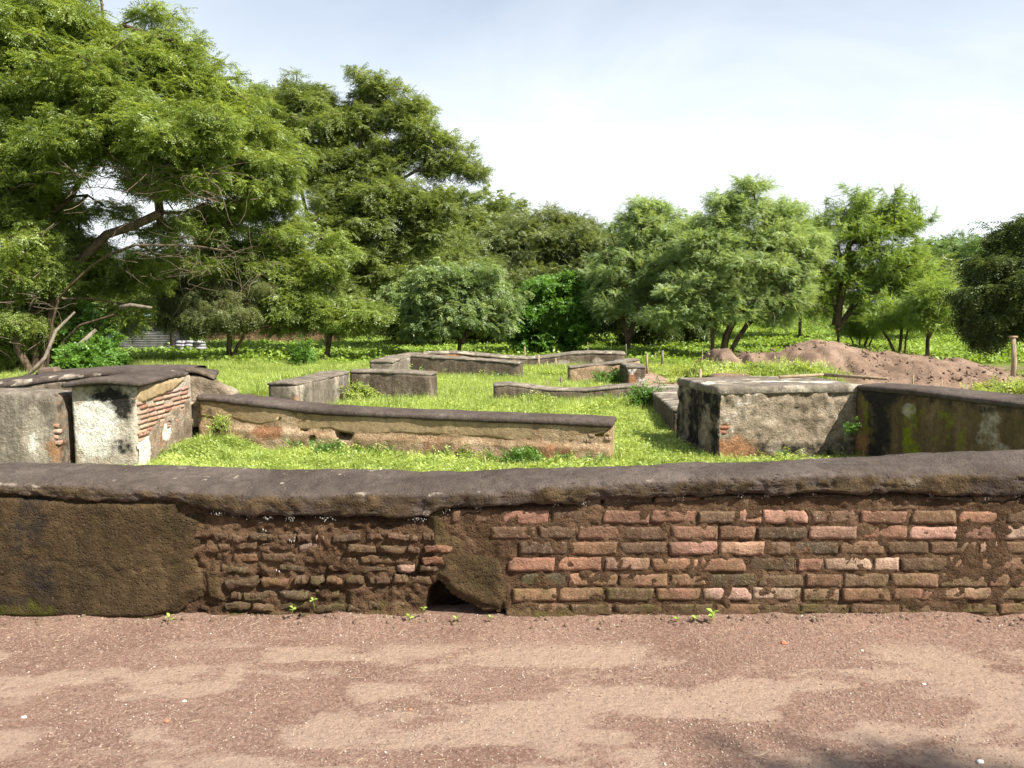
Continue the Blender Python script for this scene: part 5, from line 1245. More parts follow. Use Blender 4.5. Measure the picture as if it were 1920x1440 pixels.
# ------------------------------------------------------------------ vines, dead twigs
def twig_tangle(name, label, cx, cy, D_, rx, ry, n, seed, cat='dead branches', th=.012, length=1.2):
    r = np.random.default_rng(seed); nodes, par, rad = [], [], []
    for _ in range(n):
        c = np.array(atD(cx + r.normal(0, rx * .5), cy + r.normal(0, ry * .5), D_ + r.normal(0, .5))); d = rand_dirs(r, 1)[0] * [1, .6, .35]; d /= np.linalg.norm(d); prev = -1; k = r.integers(4, 8); L = length * r.uniform(.5, 1.4) / k
        for s in range(k):
            nodes.append(c.copy()); par.append(prev); rad.append(th * (1 - s / k * .7) * r.uniform(.6, 1.1)); prev = len(nodes) - 1
            d = d + r.normal(0, .25, 3) + [0, 0, -.05]; d /= np.linalg.norm(d); c += d * L
    me = wood_mesh(name, nodes, par, rad, M['deadwood'], 4); o = obj(name, me); tag(o, kind='stuff'); o['label'] = label; return o
twig_tangle('dead_twigs', 'tangle of bare grey-brown vines and twigs hanging inside the big leaning tree', 270, 340, 19.6, 190, 60, 120, 1)
twig_tangle('dead_twigs', 'bare pale twigs sticking out above the olive drooping tree', 410, 490, 20, 150, 60, 70, 2, th=.009)
twig_tangle('dead_twigs', 'bare hanging vines at the left edge under the big leaning tree', 40, 560, 19.3, 60, 110, 36, 3)
twig_tangle('dead_twigs', 'brown dry twigs under the crown of the big feathery tree', 1470, 560, 26, 60, 40, 60, 4, th=.011)
for nm, pts_, rr, lab in (('fallen_branch', [q(35, 712, 18.5), q(60, 697, 18.6), q(85, 670, 18.8), q(105, 620, 19.2), q(140, 585, 19.6)], [.05, .05, .045, .04, .025], 'pale broken branch leaning against the foot of the big left tree'),
                          ('fallen_branch', [q(120, 690, 18.6), q(145, 650, 19), q(180, 618, 19.2)], [.07, .06, .04], 'thick bark-covered branch lying at the foot of the big left tree'),
                          ('broken_limb', [q(225, 577, 19.5), q(245, 572, 19.5), q(285, 577, 19.5)], [.06, .05, .03], 'snapped pale limb sticking out above the tin shed roof')):
    V, F = tube(pts_, rr, 7); tag(obj(nm, mesh_of(nm, V, F, M['bark_grey'])), lab, 'branch')
def small_bush(name, label, px_, row, D_, w, h, leaf, seed, sc_=.5, n=40, cat='bush', z0=None, k=3):
    x = xD(px_, D_); zb = G0(x, D_) if z0 is None else z0
    root = thing(name, label, cat, loc=(x, D_, zb)); inv = Matrix.Translation(-Vector(root.location)); r = np.random.default_rng(seed)
    nodes, par, rad = [], [], []; pts = []
    for _ in range(n):
        a = r.uniform(0, 6.28); f = r.uniform(0, 1) ** .5; e = np.array([x + math.cos(a) * f * w, D_ + math.sin(a) * f * w * .7, zb + h * r.uniform(.3, 1) * (1.1 - .6 * f)])
        s = np.array([x + r.normal(0, w * .3), D_ + r.normal(0, w * .2), zb - .03]); m = (s + e) / 2 + r.normal(0, .03, 3)
        i0 = len(nodes); nodes += [s, m, e]; par += [-1, i0, i0 + 1]; rad += [.006, .005, .003]
        for _ in range(k): pts.append(s + (e - s) * r.uniform(.4, 1) + r.normal(0, .03, 3))
    o = obj('stem', wood_mesh('stem', nodes, par, rad, M['bark'], 4), root); o.matrix_parent_inverse = inv
    pts = np.array(pts); o = scatter('foliage', pts, np.c_[r.normal(0, .4, len(pts)), r.normal(-.1, .4, len(pts)), r.uniform(0, 6.28, len(pts))], sc_ * r.uniform(.7, 1.3, len(pts)), leaf, root, seed); o.matrix_parent_inverse = inv
    return root
S_weedy = sources('weedy', 'leaf_vine', ll=.10, lw=.06, tl=.30, pairs=3, twigs=4, flat=.6, spread=170)
S_bright = sources('bright', 'weed', ll=.10, lw=.055, tl=.30, pairs=3, twigs=4, flat=.6, spread=170)
small_bush('weed_bush', 'dark leafy weed bush in the inner corner of the undulating wall and its ramp', 1222, 770, 13.4, .42, .55, S_weedy, 1, .45, 60)
small_bush('weed_bush', 'leafy bush filling the inner corner of the streaked grey wall', 672, 740, 14.2, .30, .52, S_bright, 2, .42, 55)
small_bush('weed_bush', 'shaded green plant in the gap between the two left blocks', 124, 840, 8.95, .10, .30, S_weedy, 3, .28, 40)
small_bush('weed_bush', 'upright leafy weed at the corner where the long low wall meets the brick pillar', 405, 800, 9.40, .13, .22, S_bright, 4, .24, 22, z0=.24)
small_bush('weed_bush', 'dark weed clump under the second hole of the long low wall', 610, 830, 9.10, .22, .22, S_weedy, 5, .26, 40)
small_bush('weed_bush', 'dark weed clump by the right part of the long low wall', 985, 845, 8.75, .28, .22, S_weedy, 6, .28, 50)
small_bush('weed_bush', 'shaded weed tuft under the stepped wall stub', 1145, 705, 18.0, .35, .50, S_weedy, 7, .5, 30)
small_bush('weed_bush', 'pale weed bush at the centre front of the undulating wall', 1010, 752, 14.1, .45, .28, S_bright, 8, .4, 40)
small_bush('weed_bush', 'small fern-like plant growing in the shaded joint of the mossy wall', 1602, 820, 8.95, .06, .22, S_weedy, 9, .2, 14, z0=.25)
small_bush('weed_bush', 'low weeds at the foot of the sunlit scraped block', 1480, 852, 8.6, .45, .16, S_bright, 10, .26, 50)
small_bush('vine_stump', 'stump thickly wrapped in dark leafy vines in the left field', 567, 655, 24, .38, 1.15, S_weedy, 11, .6, 120, 'vine-covered stump')
small_bush('creeper_bush', 'heart-leaved creeper heap right of the big leaning tree trunk', 165, 660, 18.8, .95, 1.15, S_vine, 12, .8, 200, 'creeper')
small_bush('creeper_bush', 'bright creeper growing up beside the tin shed', 165, 600, 21, .85, 2.2, S_vine, 13, .8, 190, 'creeper')
small_bush('weed_bush', 'bright leafy clump between the mound and the sunlit block, left one', 1365, 690, 17.2, .70, .26, S_bright, 14, .5, 100)
small_bush('weed_bush', 'bright leafy clump between the mound and the sunlit block, right one', 1425, 694, 16.9, .55, .28, S_bright, 15, .5, 80)
small_bush('weed_bush', 'weeds growing over the cut earth bank', 1318, 682, 17.6, .45, .32, S_bright, 16, .45, 60)
small_bush('weed_bush', 'leafy weeds at the right edge behind the mossy wall', 1905, 725, 16.5, .8, .36, S_bright, 17, .55, 90)
small_bush('weed_bush', 'leafy weeds left of the tall survey post', 1855, 730, 16.2, .4, .16, S_bright, 18, .4, 40)

# ------------------------------------------------------------------ weeds: patches of creeping leaves
def weed_patch(seed, mat, size, n, ll, lw, hmax, blades=0, bl=.12):
    r = np.random.default_rng(seed); xy = r.uniform(-size / 2, size / 2, (n, 2)) + r.normal(0, size * .06, (n, 2))
    hf = (fbm(np.c_[xy, 0 * xy[:, 0]], 6 / size * .6, 3, seed) * .5 + .5); z = hmax * np.clip(hf * 2.2 - .55, 0.03, 1.4) * r.uniform(.2, 1, n)
    az = r.uniform(0, 6.28, n); el = r.uniform(-.5, .9, n)
    d = np.c_[np.cos(az) * np.cos(el), np.sin(az) * np.cos(el), np.sin(el)]; up = np.c_[r.normal(0, .4, n), r.normal(0, .4, n), np.ones(n)]; up /= np.linalg.norm(up, axis=1, keepdims=True)
    s = r.uniform(.6, 1.3, n); V, F = leaf_quads(np.c_[xy, z], d, up, ll * s, lw * s)
    if blades:
        xy = r.uniform(-size / 2, size / 2, (blades, 2)); az = r.uniform(0, 6.28, blades); el = r.uniform(.7, 1.45, blades)
        d = np.c_[np.cos(az) * np.cos(el), np.sin(az) * np.cos(el), np.sin(el)]; a = np.c_[xy, 0 * az]; b = a + d * (bl * r.uniform(.5, 1.2, blades))[:, None]
        V2, F2 = twig_tris(a, b, .0026 * (size / .5)); F = np.r_[F, F2 + len(V)]; V = np.r_[V, V2]
    return source('weed_patch', V, F, mat)
WN = [weed_patch(700 + i, M['weed'], .50, 820, .036, .021, .095, 300, .13) for i in range(5)]
WM = [weed_patch(720 + i, M['weed'], 1.0, 1000, .050, .029, .10, 420, .20) for i in range(5)]
WF = [weed_patch(740 + i, M['weed_far'], 2.2, 1000, .13, .08, .26, 60, .35) for i in range(5)]
SHD = np.array(0)
def near_wall(x, y, m=0.0):
    inside = np.zeros(len(x), bool)
    for pl, th, sd in FOOT:
        for a, b in zip(pl[:-1], pl[1:]):
            d = b - a; L = np.hypot(*d)
            if L < 1e-6: continue
            d = d / L; n = np.array([-d[1], d[0]]) * sd
            u = (x - a[0]) * d[0] + (y - a[1]) * d[1]; v = (x - a[0]) * n[0] + (y - a[1]) * n[1]
            inside |= (u > -m) & (u < L + m) & (v > -m) & (v < th + m)
    return inside
def weeds(name, label, x0, x1, y0, y1, step, src, wall_m, seed, sc0=1.0, lim=None, thin=.0):
    r = np.random.default_rng(seed); X, Y = np.meshgrid(np.arange(x0, x1, step), np.arange(y0, y1, step)); x = X.ravel() + r.uniform(-.4, .4, X.size) * step; y = Y.ravel() + r.uniform(-.4, .4, X.size) * step
    k = ~near_wall(x, y, wall_m) & (dirt_mask(x, y) < .12) & (dirt_mask(x - .25, y) < .5) & (dirt_mask(x + .25, y) < .5) & (np.abs(x / y) < .74)
    k &= (mound_h(x, y) < .02)
    if lim is not None: k &= lim(x, y)
    yd = np.interp(x, [dfront[0][0], dfront[-1][0]], [dfront[0][1], dfront[-1][1]]); nd = (y < yd) & (y > yd - .32) & (x > -3.2) & (x < 1.3); k &= ~(nd & (r.uniform(0, 1, len(x)) < .75))
    dens = fbm(np.c_[x, y, 0 * x], .35, 3, 5)
    k &= r.uniform(0, 1, len(x)) > thin * sstep(.25, -.25, dens)
    x, y = x[k], y[k]; s = sc0 * (1 + .35 * fbm(np.c_[x, y, 0 * x], .8, 3, 8)) * r.uniform(.8, 1.2, len(x))
    e = .12; gx1 = (ground_h(x + e, y) - ground_h(x - e, y)) / (2 * e); gy1 = (ground_h(x, y + e) - ground_h(x, y - e)) / (2 * e)
    yaw = r.uniform(0, 6.28, len(x)); nrm = np.c_[-gx1, -gy1, np.ones(len(x))]; nrm /= np.linalg.norm(nrm, axis=1, keepdims=True)
    rot = np.array([tuple((Vector((0, 0, 1)).rotation_difference(Vector(n_)) @ Euler((0, 0, a_)).to_quaternion()).to_euler()) for n_, a_ in zip(nrm, yaw)])
    o = scatter(name, np.c_[x, y, ground_h(x, y) - .015], rot + np.c_[r.normal(0, .06, (len(x), 2)), 0 * x], s, src, None, seed)
    o['label'] = label; return o
weeds('weeds', 'short bright green creeping weeds and grass inside the nearest ruins', -5, 6, 4.85, 13.2, .20, WN, .10, 1)
weeds('weeds', 'bright green weeds covering the middle of the ruins', -9, 9, 13.0, 26, .42, WM, .16, 2, lim=lambda x, y: x < 14)
weeds('field_cover', 'sunlit green ground cover over the field behind the ruins', -34, 48, 25.5, 62, 1.0, WF, .3, 3)
weeds('field_cover', 'green ground cover in the left field and behind the mound', -16, 20, 16, 26, .62, WM, .3, 4, 1.3, lim=lambda x, y: (x < -8.8) | (x > 8.8))
weeds('field_cover', 'green ground cover left of the ruins', -12, -5.0, 11.8, 16.5, .45, WM, .2, 5, 1.1)
# taller grass tuft left of the streaked corner wall
r = np.random.default_rng(5)
def grass_tuft(seed, n=60, h=.5):
    r = np.random.default_rng(seed); az = r.uniform(0, 6.28, n); el = r.uniform(.6, 1.4, n); d = np.c_[np.cos(az) * np.cos(el), np.sin(az) * np.cos(el), np.sin(el)]
    a = np.c_[r.normal(0, .05, (n, 2)), np.zeros(n)]; L = h * r.uniform(.5, 1.1, n)[:, None]; m = a + d * L * .55; b = a + d * L - [0, 0, 1] * L * .25
    u = np.cross(d, [0, 0, 1.]); u /= np.linalg.norm(u, axis=1, keepdims=True); w = .006
    V = np.stack([a - u * w, a + u * w, m + u * w, m - u * w, b], 1).reshape(-1, 3); k = np.arange(n)[:, None] * 5
    return source('grass_tuft', V, np.concatenate([k + [0, 1, 2], k + [0, 2, 3], k + [3, 2, 4]]), M['weed'])
GT = [grass_tuft(800 + i) for i in range(3)]
x = r.uniform(xD(490, 15), xD(590, 19), 70); y = r.uniform(14.8, 19, 70)
o = scatter('tall_grass', np.c_[x, y, ground_h(x, y)], np.c_[0 * x, 0 * x, r.uniform(0, 6, 70)], r.uniform(.6, 1.2, 70), GT, None, 3); o['label'] = 'clumps of taller grass left of the streaked wall corner'
xx = r.uniform(-3.6, 2.6, 150); yy = r.uniform(6.5, 11.5, 150); k = ~near_wall(xx, yy, .05)
o = scatter('tall_grass', np.c_[xx, yy, ground_h(xx, yy)][k], np.c_[0 * xx, 0 * xx, r.uniform(0, 6, 150)][k], r.uniform(.2, .5, 150)[k], GT, None, 3); o['label'] = 'thin grass blades poking out of the weeds along the long low wall'

# ------------------------------------------------------------------ gravel and straw on the path
def pebble(seed):
    V, F = lattice(2, 2, 2); p = V * 2 - 1; p = p / np.linalg.norm(p, axis=1, keepdims=True) if False else p / (np.linalg.norm(p, axis=1, keepdims=True) + 1e-6)
    r = np.random.default_rng(seed); p = p * [1, r.uniform(.6, .9), r.uniform(.4, .6)] * (1 + r.uniform(-.25, .25, (len(p), 1)))
    return source('pebble', p, F, M['pebble'])
PB = [pebble(900 + i) for i in range(5)]
n = 150000; x = r.uniform(-3.6, 3.6, n); y = r.uniform(2.0, 4.12, n) ; k = (np.abs(x / y) < .78); x, y = x[k], y[k]
s_ = sand_mask(x, y); cl = fbm(np.c_[x, y, 0 * x], 4, 4, 55)
k = r.uniform(0, 1, len(x)) < (1 - .86 * s_) * (.35 + .65 * sstep(-.3, .3, cl)) * .62
x, y = x[k], y[k]; sz = .0016 + .0044 * r.uniform(0, 1, len(x)) ** 3; big = r.uniform(0, 1, len(x)) < .003; sz[big] *= 2.0
o = scatter('gravel', np.c_[x, y, path_z(x, y) + sz * .15], np.c_[r.uniform(-.3, .3, len(x)), r.uniform(-.3, .3, len(x)), r.uniform(0, 6.28, len(x))], sz, PB, None, 9); o['label'] = 'loose gravel and grit on the reddish dirt path'
def white_stone(px_, row, s, nm, lab, mat):
    c = atZ(px_, row, 0.0); V, F = lattice(5, 5, 4); p = V * 2 - 1; p /= np.linalg.norm(p, axis=1, keepdims=True); p = p * [1, .75, .5] * (1 + fbm(p, 1.4, 3, int(px_))[:, None] * .35) * s
    o = obj(nm, mesh_of(nm, p, F, mat)); o.location = (c[0], c[1], float(path_z(np.array([c[0]]), np.array([c[1]]))[0]) + s * .25); tag(o, lab, 'stone')
t_ = simple('white_pebble', (.62, .58, .52), (.80, .77, .72), 30); white_stone(1838, 1427, .013, 'stone', 'white stone on the path near the bottom right corner', t_)
white_stone(1732, 1281, .009, 'stone', 'small white stone on the right part of the path', t_)
white_stone(346, 1317, .009, 'stone', 'small white stone on the left part of the path', t_); white_stone(45, 1346, .010, 'stone', 'small white stone near the left edge of the path', t_)
t2 = simple('red_chip', (.42, .13, .07), (.52, .19, .10), 30); white_stone(312, 1354, .011, 'brick_chip', 'orange brick chip on the left part of the path', t2); white_stone(1470, 1208, .016, 'brick_chip', 'flat red brick chip on the path near the wall', t2); white_stone(770, 1333, .009, 'brick_chip', 'red brick chip in the middle of the path', t2)
nodes, par, rad = [], [], []
for _ in range(190):
    c = np.array([r.uniform(-3, 3), r.uniform(2.1, 4.05), 0]); a = r.uniform(0, 6.28); prev = -1; L = r.uniform(.015, .06)
    for s in range(3):
        z = path_z(c[:1], c[1:2])[0] + .003; nodes.append(np.array([c[0], c[1], z])); par.append(prev); rad.append(.0009); prev = len(nodes) - 1; a += r.normal(0, .45); c = c + np.array([math.cos(a), math.sin(a), 0]) * L / 3 * 1.6
o = obj('straw', wood_mesh('straw', nodes, par, rad, M['straw'], 3)); tag(o, kind='stuff'); o['label'] = 'scattered bits of dry straw on the path'

# ------------------------------------------------------------------ seedlings by the wall foot
def leaf_mesh(seed, mat):
    r = np.random.default_rng(seed); V = []; F = []
    prof = [(0, 0), (.18, .55), (.45, 1), (.75, .7), (1, 0)]
    for i, (t, w) in enumerate(prof):
        zc = .18 * math.sin(t * 2.4)
        for sgn in (-1, 0, 1): V.append((t, sgn * w * .30, zc + (.06 * w if sgn else 0)))
    for i in range(4):
        for k in range(2): a = i * 3 + k; F.append((a, a + 3, a + 4, a + 1))
    return mesh_of('leaf', V, F, mat)
LM = [leaf_mesh(i, M['seedling']) for i in range(2)]
def seedling(px_, row, D_, h, nl, ls, label, z0=0.0, seed=0):
    r = random.Random(seed); c = atD(px_, row, D_)
    root = thing('seedling', label, 'seedling', 'seedlings sprouting along the wall foot', loc=(c[0], c[1], z0))
    top = (r.uniform(-.01, .01), -.02, h); V, F = tube([(0, .0, -.01), (top[0] * .5, -.01, h * .5), top], [.0022, .002, .0014], 5); obj('stem', mesh_of('stem', V, F, M['seedling']), root)
    for i in range(nl):
        f = 1 if i < 3 else r.uniform(.35, .9); o = obj('leaf', LM[i % 2], root); o.location = (top[0] * f, top[1] * f, top[2] * f); a = i * 2.4 + r.uniform(-.3, .3); s = ls * r.uniform(.8, 1.15)
        o.scale = (s, s, s); o.rotation_euler = (r.uniform(-.3, .3), r.uniform(-.5, .1), a)
for args in ((323, 1165, 4.02, .035, 4, .028, 'tiny seedling at the foot of the plastered left part of the wall', .015, 1), (548, 1150, 4.04, .04, 5, .024, 'seedling low on the worn bricks, left of the tall one', .05, 2), (590, 1127, 4.04, .045, 3, .030, 'seedling growing out of a brick joint in the worn patch', .085, 3),
             (770, 1162, 4.03, .03, 5, .026, 'seedling on the soil just left of the hole in the wall', .02, 4), (793, 1147, 4.06, .04, 4, .022, 'seedling at the left lip of the hole in the wall', .04, 5), (853, 1160, 4.03, .02, 4, .026, 'seedling below the middle of the hole', .018, 6), (921, 1157, 4.02, .03, 4, .022, 'seedling below the right end of the hole', .018, 7),
             (1270, 1157, 4.02, .02, 4, .022, 'smallest seedling left of the big bright one', .018, 8), (1303, 1158, 4.01, .03, 5, .024, 'seedling directly left of the big bright one', .018, 9), (1334, 1155, 4.00, .065, 8, .036, 'largest bright seedling at the foot of the brick wall', .018, 10)):
    seedling(*args)

# ------------------------------------------------------------------ stakes and posts
def stake(px_, base_row, top_row, D_, w, lab, mat='pole', lean=0.0, nm='stake'):
    c = atD(px_, base_row, D_); t = atD(px_, top_row, D_); zb = max(0, G0(c[0], D_)) if c[2] < .4 else c[2]
    zb = min(zb, t[2] - .15)
    w *= .75
    V, F = tube([(c[0], D_, zb - .05), ((c[0] + t[0]) / 2 + lean * .5, D_, (zb + t[2]) / 2), (t[0] + lean, D_, t[2])], [w, w * .95, w * .9], 6)
    o = obj(nm, mesh_of(nm, V, F, M[mat])); tag(o, lab, 'stake' if nm == 'stake' else 'post', 'survey stakes')
stake(984, 690, 650, 24.6, .03, 'leftmost pale stake just behind the farthest wavy wall')
stake(1010, 692, 665, 22.4, .035, 'tallest stake standing in front of the farthest wavy wall')
stake(1026, 692, 677, 22.4, .02, 'short thin stake in front of the farthest wavy wall, middle of three')
stake(1042, 692, 671, 22.4, .025, 'right stake of the three in front of the farthest wavy wall')
stake(1025, 722, 711, 16.6, .02, 'short stake peeping over the undulating wall, left one')
stake(1052, 722, 707, 16.8, .035, 'grey stake peeping over the undulating wall, right one', 'bark_grey')
stake(1102, 690, 641, 25.2, .02, 'thin stake behind the right half of the farthest wavy wall', 'bark_grey')
stake(1174, 690, 645, 25.4, .02, 'thin stake at the right end of the farthest wavy wall', 'bark_grey')
stake(1213, 690, 662, 22.0, .045, 'stake at the left edge of the bare lane'); stake(1229, 684, 662, 24.2, .03, 'thin stake under the trees by the lane', 'bark_grey'); stake(1242, 684, 657, 23.2, .05, 'thickest stake under the trees by the lane', 'bark_grey')
stake(1313, 720, 692, 15.0, .04, 'stake just behind the left end of the sunlit block'); stake(1317, 700, 655, 18.5, .012, 'long thin cane beside the earth bank')
stake(1567, 706, 693, 16.0, .02, 'small stake in front of the mound, left one'); stake(1712, 720, 703, 16.2, .03, 'short stake with a splintered top in front of the mound')
stake(1762, 724, 713, 15.5, .015, 'small leaning stake in front of the mound, middle one', lean=.05); stake(1822, 722, 709, 16.0, .015, 'small stake at the right foot of the mound')
pc = atD(1898, 722, 18.0); tp = atD(1900, 634, 18.0)
pr = thing('survey_post', 'tall pale wooden post with a small board nailed on top at the right', 'post', loc=(pc[0], 18.0, 0))
V, F = tube([(0, 0, -.1), (.015, 0, tp[2] * .5), (tp[0] - pc[0], 0, tp[2])], [.06, .055, .05], 8); obj('pole', mesh_of('pole', V, F, M['pole']), pr)
V, F = lattice(2, 2, 2); p = (V - .5) * [.15, .10, .05]; o = obj('cap_board', mesh_of('cap_board', p, F, M['pole'], smooth=False), pr); o.location = (tp[0] - pc[0], 0, tp[2] + .025)

# ------------------------------------------------------------------ tin shed, sacks, barrel, ochre wall
def boxm(name, size, mat, parent, loc, rot=(0, 0, 0)):
    V, F = lattice(1, 1, 1); o = obj(name, mesh_of(name, (V - .5) * size, F, mat, smooth=False), parent); o.location = loc; o.rotation_euler = rot; return o
def corrugated(name, w, h, mat, parent, loc, rot=(0, 0, 0), waves=14, horiz=True):
    nu = waves * 6; u = np.linspace(0, 1, nu + 1); z = .014 * np.sin(u * waves * 2 * math.pi); V = []
    for th in (0, .004):
        for s in (-.5, .5):
            for i in range(nu + 1): V.append((s * w, z[i] + th, (u[i] - .5) * h) if horiz else ((u[i] - .5) * w, s * h, z[i] + th))
    n_ = nu + 1; F = [(i, n_ + i, n_ + i + 1, i + 1) for i in range(nu)] + [(2 * n_ + i, 2 * n_ + i + 1, 3 * n_ + i + 1, 3 * n_ + i) for i in range(nu)]
    o = obj(name, mesh_of(name, V, F, mat), parent); o.location = loc; o.rotation_euler = rot; return o
DS = 33.0; sx0, sx1 = xD(224, DS), xD(320, DS); szb = G0((sx0 + sx1) / 2, DS); top = atD(270, 600, DS)[2]
sh = thing('tin_shed', 'low shed of corrugated metal sheets under the trees on the left', 'shed', loc=((sx0 + sx1) / 2, DS, szb)); w = sx1 - sx0; hh = top - szb
pm = atD(270, 622, DS)[2] - szb
corrugated('lower_panel', w * .98, pm, M['tin'], sh, (0, 0, pm / 2), waves=13)
corrugated('upper_panel', w * .98, hh - pm - .05, M['tin'], sh, (0, .35, pm + (hh - pm) / 2), waves=8).data.materials[0] = M['tin']
for i, sx in enumerate((-w / 2, w / 2, -w / 2, w / 2)): boxm('post', (.08, .08, hh + .25), M['bark'], sh, (sx, .12 if i < 2 else 1.8, (hh + .25) / 2))
boxm('back_wall', (w, .05, hh), M['tin'], sh, (0, 1.8, hh / 2)); boxm('side_wall', (.04, 1.7, hh), M['tin'], sh, (-w / 2 - .05, .97, hh / 2)); boxm('side_wall', (.04, 1.7, hh), M['tin'], sh, (w / 2 + .05, .97, hh / 2))
corrugated('roof_sheet', w * 1.02, 2.3, M['tin_blue'], sh, (0, .9, hh + .30), (R(7), 0, 0), 12, False)
DB = 32.0; bm = None
for colm in range(3):
    for rw_ in range(5):
        V, F = lattice(6, 4, 3) if bm is None else (None, None)
        if bm is None:
            p = V * 2 - 1; p /= (np.linalg.norm(p ** 1, axis=1, keepdims=True) ** .75); p = p * [.21, .28, .072]; p += np.c_[fbm(p, 5, 3, 3), fbm(p, 5, 3, 4), fbm(p, 6, 3, 5) * .5] * .03; bm = mesh_of('sandbag', p, F, M['bag'])
        o = bpy.data.objects.new('sandbag', bm); link(o); c = atD(341 + 17 * colm, 650, DB); o.location = (c[0] + .02 * ((rw_ * 7 + colm * 3) % 3 - 1), DB + .03 * ((rw_ + colm) % 3), G0(c[0], DB) + .07 + .118 * rw_); o.rotation_euler = (.05 * ((rw_ + colm) % 3 - 1), .04 * ((rw_ * 2 + colm) % 3 - 1), .06 * ((rw_ + 2 * colm) % 3 - 1) + (math.pi if (rw_ + colm) % 2 else 0))
        tag(o, '%s whitish filled sack in the %s column of the stack beside the tin shed' % (('lowest', 'second lowest', 'middle', 'second highest', 'topmost')[rw_], ('left', 'middle', 'right')[colm]), 'sack', 'sacks stacked beside the shed')
bp = thing('barrel', 'dark blue barrel half hidden by creepers left of the shed', 'barrel', loc=(xD(203, 31), 31, G0(xD(203, 31), 31)))
prof = [(0, .0), (.26, .0), (.27, .03), (.26, .28), (.275, .30), (.26, .32), (.26, .58), (.275, .60), (.26, .62), (.27, .86), (.26, .88), (0, .88)]; V = []; ns = 20
for rr_, zz in prof:
    for k_ in range(ns): V.append((rr_ * math.cos(k_ * 2 * math.pi / ns), rr_ * math.sin(k_ * 2 * math.pi / ns), zz))
F = [(i * ns + k_, i * ns + (k_ + 1) % ns, (i + 1) * ns + (k_ + 1) % ns, (i + 1) * ns + k_) for i in range(len(prof) - 1) for k_ in range(ns)]
obj('drum_body', mesh_of('drum_body', V, F, M['barrel']), bp)
V, F = tube([(0, 0, .87), (0, 0, .92)], [.265, .26], 20); obj('lid', mesh_of('lid', V, F, M['barrel']), bp)
ow = PD((385, 652, 40), (640, 652, 42)); V, F, S, T, Hn = section([(ow[0][0], 40, atD(385, 607, 40)[2]), (ow[1][0], 42, atD(640, 607, 42)[2])], .2, -.2, step=.25, amp=.03, seed=3)
tag(obj('ochre_wall', mesh_of('ochre_wall', V, F, M['orange'])), 'ochre mud wall glimpsed behind the trees right of the sacks', 'wall')

# ------------------------------------------------------------------ trees that stand beside and behind the viewer (shade on the path)
def side_tree(name, label, base, centres, rad_, n, seed, sc_=.9):
    r = np.random.default_rng(seed); b = np.array(base, float); root = thing(name, label, 'tree', loc=base); inv = Matrix.Translation(-Vector(base)); nodes = [b, b + [0, 0, 3.0], b + [-.2, .1, 6.0]]; par = [-1, 0, 1]; pts = []
    for c in centres:
        c = np.array(c, float); P = np.array(nodes); j = int(np.argmin(np.linalg.norm(P - c, axis=1) + (np.arange(len(P)) == 0) * 9)); m = (P[j] + c) / 2 + r.normal(0, .1, 3); nodes += [m, c]; par += [j, len(nodes) - 2]; pts.append(c + rand_dirs(r, n) * (r.uniform(0, 1, n) ** .4)[:, None] * rad_)
    cnt = np.ones(len(nodes))
    for i in range(len(nodes) - 1, 0, -1): cnt[par[i]] += cnt[i]
    o = obj('trunk', wood_mesh('trunk', nodes, par, np.clip(.022 * cnt ** .5, .01, .2), M['bark'], 7), root); o.matrix_parent_inverse = inv
    pts = np.concatenate(pts); o = scatter('crown', pts, np.c_[r.normal(0, .4, len(pts)), r.normal(0, .4, len(pts)), r.uniform(0, 6.28, len(pts))], sc_ * r.uniform(.7, 1.3, len(pts)), S_big, root, seed); o.matrix_parent_inverse = inv
tgt = np.array(atZ(1740, 1440, 0.0)); Sv = np.array(SUN) / SUN.z
def above(px_, row, h): t = np.array(atZ(px_, row, 0.0)); return t + Sv * h
cs = [above(1740, 1515, 8.6), above(1820, 1535, 8.5), above(1850, 1570, 8.4), above(1700, 1570, 8.7), above(1760, 1600, 8.6)]
side_tree('roadside_tree', 'tree beside the path whose lowest branch shades the bottom right corner', (cs[0][0] + 2.6, cs[0][1] - 1.6, 0), [tuple(c) for c in cs] + [tuple(cs[2] + [1, -.6, .4]), tuple(cs[2] + [2, -1.2, 1.2]), tuple(cs[2] + [2.6, -.2, 1.5])], (.22, .22, .2), 44, 5)
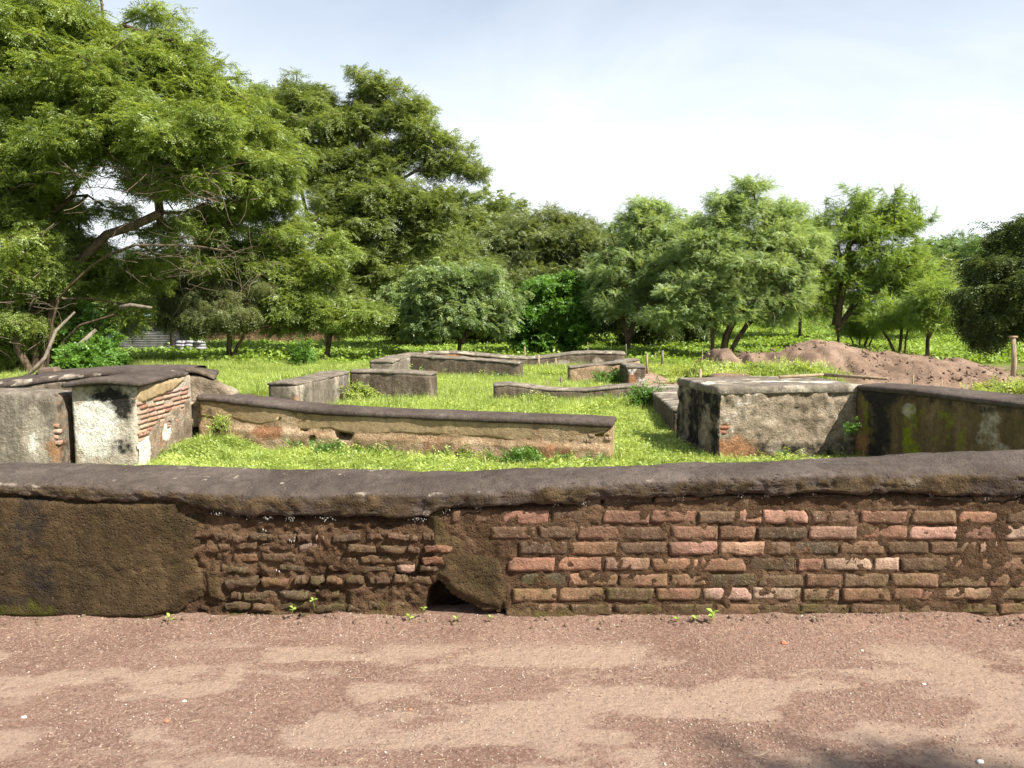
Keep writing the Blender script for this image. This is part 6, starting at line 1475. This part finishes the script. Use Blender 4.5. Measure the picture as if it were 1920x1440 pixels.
# clods on the spoil heap, dead leaves and crumbs along the wall foot
r = np.random.default_rng(77); n = 1500; x = r.uniform(4.9, 12.8, n); y = r.uniform(16.8, 21.5, n); k = mound_h(x, y) > .05; x, y = x[k], y[k]
hzv = mound_h(x, y) + ground_h(x, y) - .03
def clod(seed):
    V, F = lattice(3, 3, 2); p = V * 2 - 1; p /= (np.linalg.norm(p, axis=1, keepdims=True) + 1e-6); p = p * [1, .8, .6] * (1 + fbm(p, 1.7, 3, seed)[:, None] * .6); return source('clod', p, F, M['mound'])
CL = [clod(910 + i) for i in range(4)]
o = scatter('clods', np.c_[x, y, hzv + .02], r.uniform(0, 6.28, (len(x), 3)), .010 + .04 * r.uniform(0, 1, len(x)) ** 5, CL, None, 3); o['label'] = 'loose clods of earth on the spoil heap'
n = 500; x = r.uniform(-3.4, 3.4, n); y = 4.06 - np.abs(r.normal(0, .05, n)); 
o = scatter('soil_crumbs', np.c_[x, y, path_z(x, y)], r.uniform(0, 6.28, (n, 3)), .004 + .014 * r.uniform(0, 1, n) ** 4, CL, None, 4); o['label'] = 'crumbs of earth and brick washed up along the foot of the front wall'

# broad-leaved weeds crowding the wall feet
r = np.random.default_rng(31); P_ = []
for (a_, b_), n_ in (((dfront[0], dfront[-1]), 230), ((lF[0], lF[-1]), 130), ((rF[0], rF[-1]), 60), ((hF2[0], hF2[-1]), 50), ((iF2[0], iF2[-1]), 60)):
    f = r.uniform(0, 1, n_); x = a_[0] + (b_[0] - a_[0]) * f + r.normal(0, .05, n_); y = a_[1] + (b_[1] - a_[1]) * f - .06 - np.abs(r.normal(0, .14, n_)); cl = fbm(np.c_[x, y, 0 * x], 1.6, 3, 77) > -.12; x, y = x[cl], y[cl]
    P_.append(np.c_[x, y, ground_h(x, y) + r.uniform(.02, .10, len(x))])
P_ = np.concatenate(P_); n_ = len(P_)
o = scatter('weeds', P_, np.c_[r.normal(0, .4, n_), r.normal(-.4, .35, n_), r.uniform(0, 6.28, n_)], r.uniform(.22, .50, n_) * (P_[:, 1] / 11) ** .5, S_bright + S_weedy[:2], None, 5); o['label'] = 'broad-leaved weeds crowding the feet of the ruined walls'
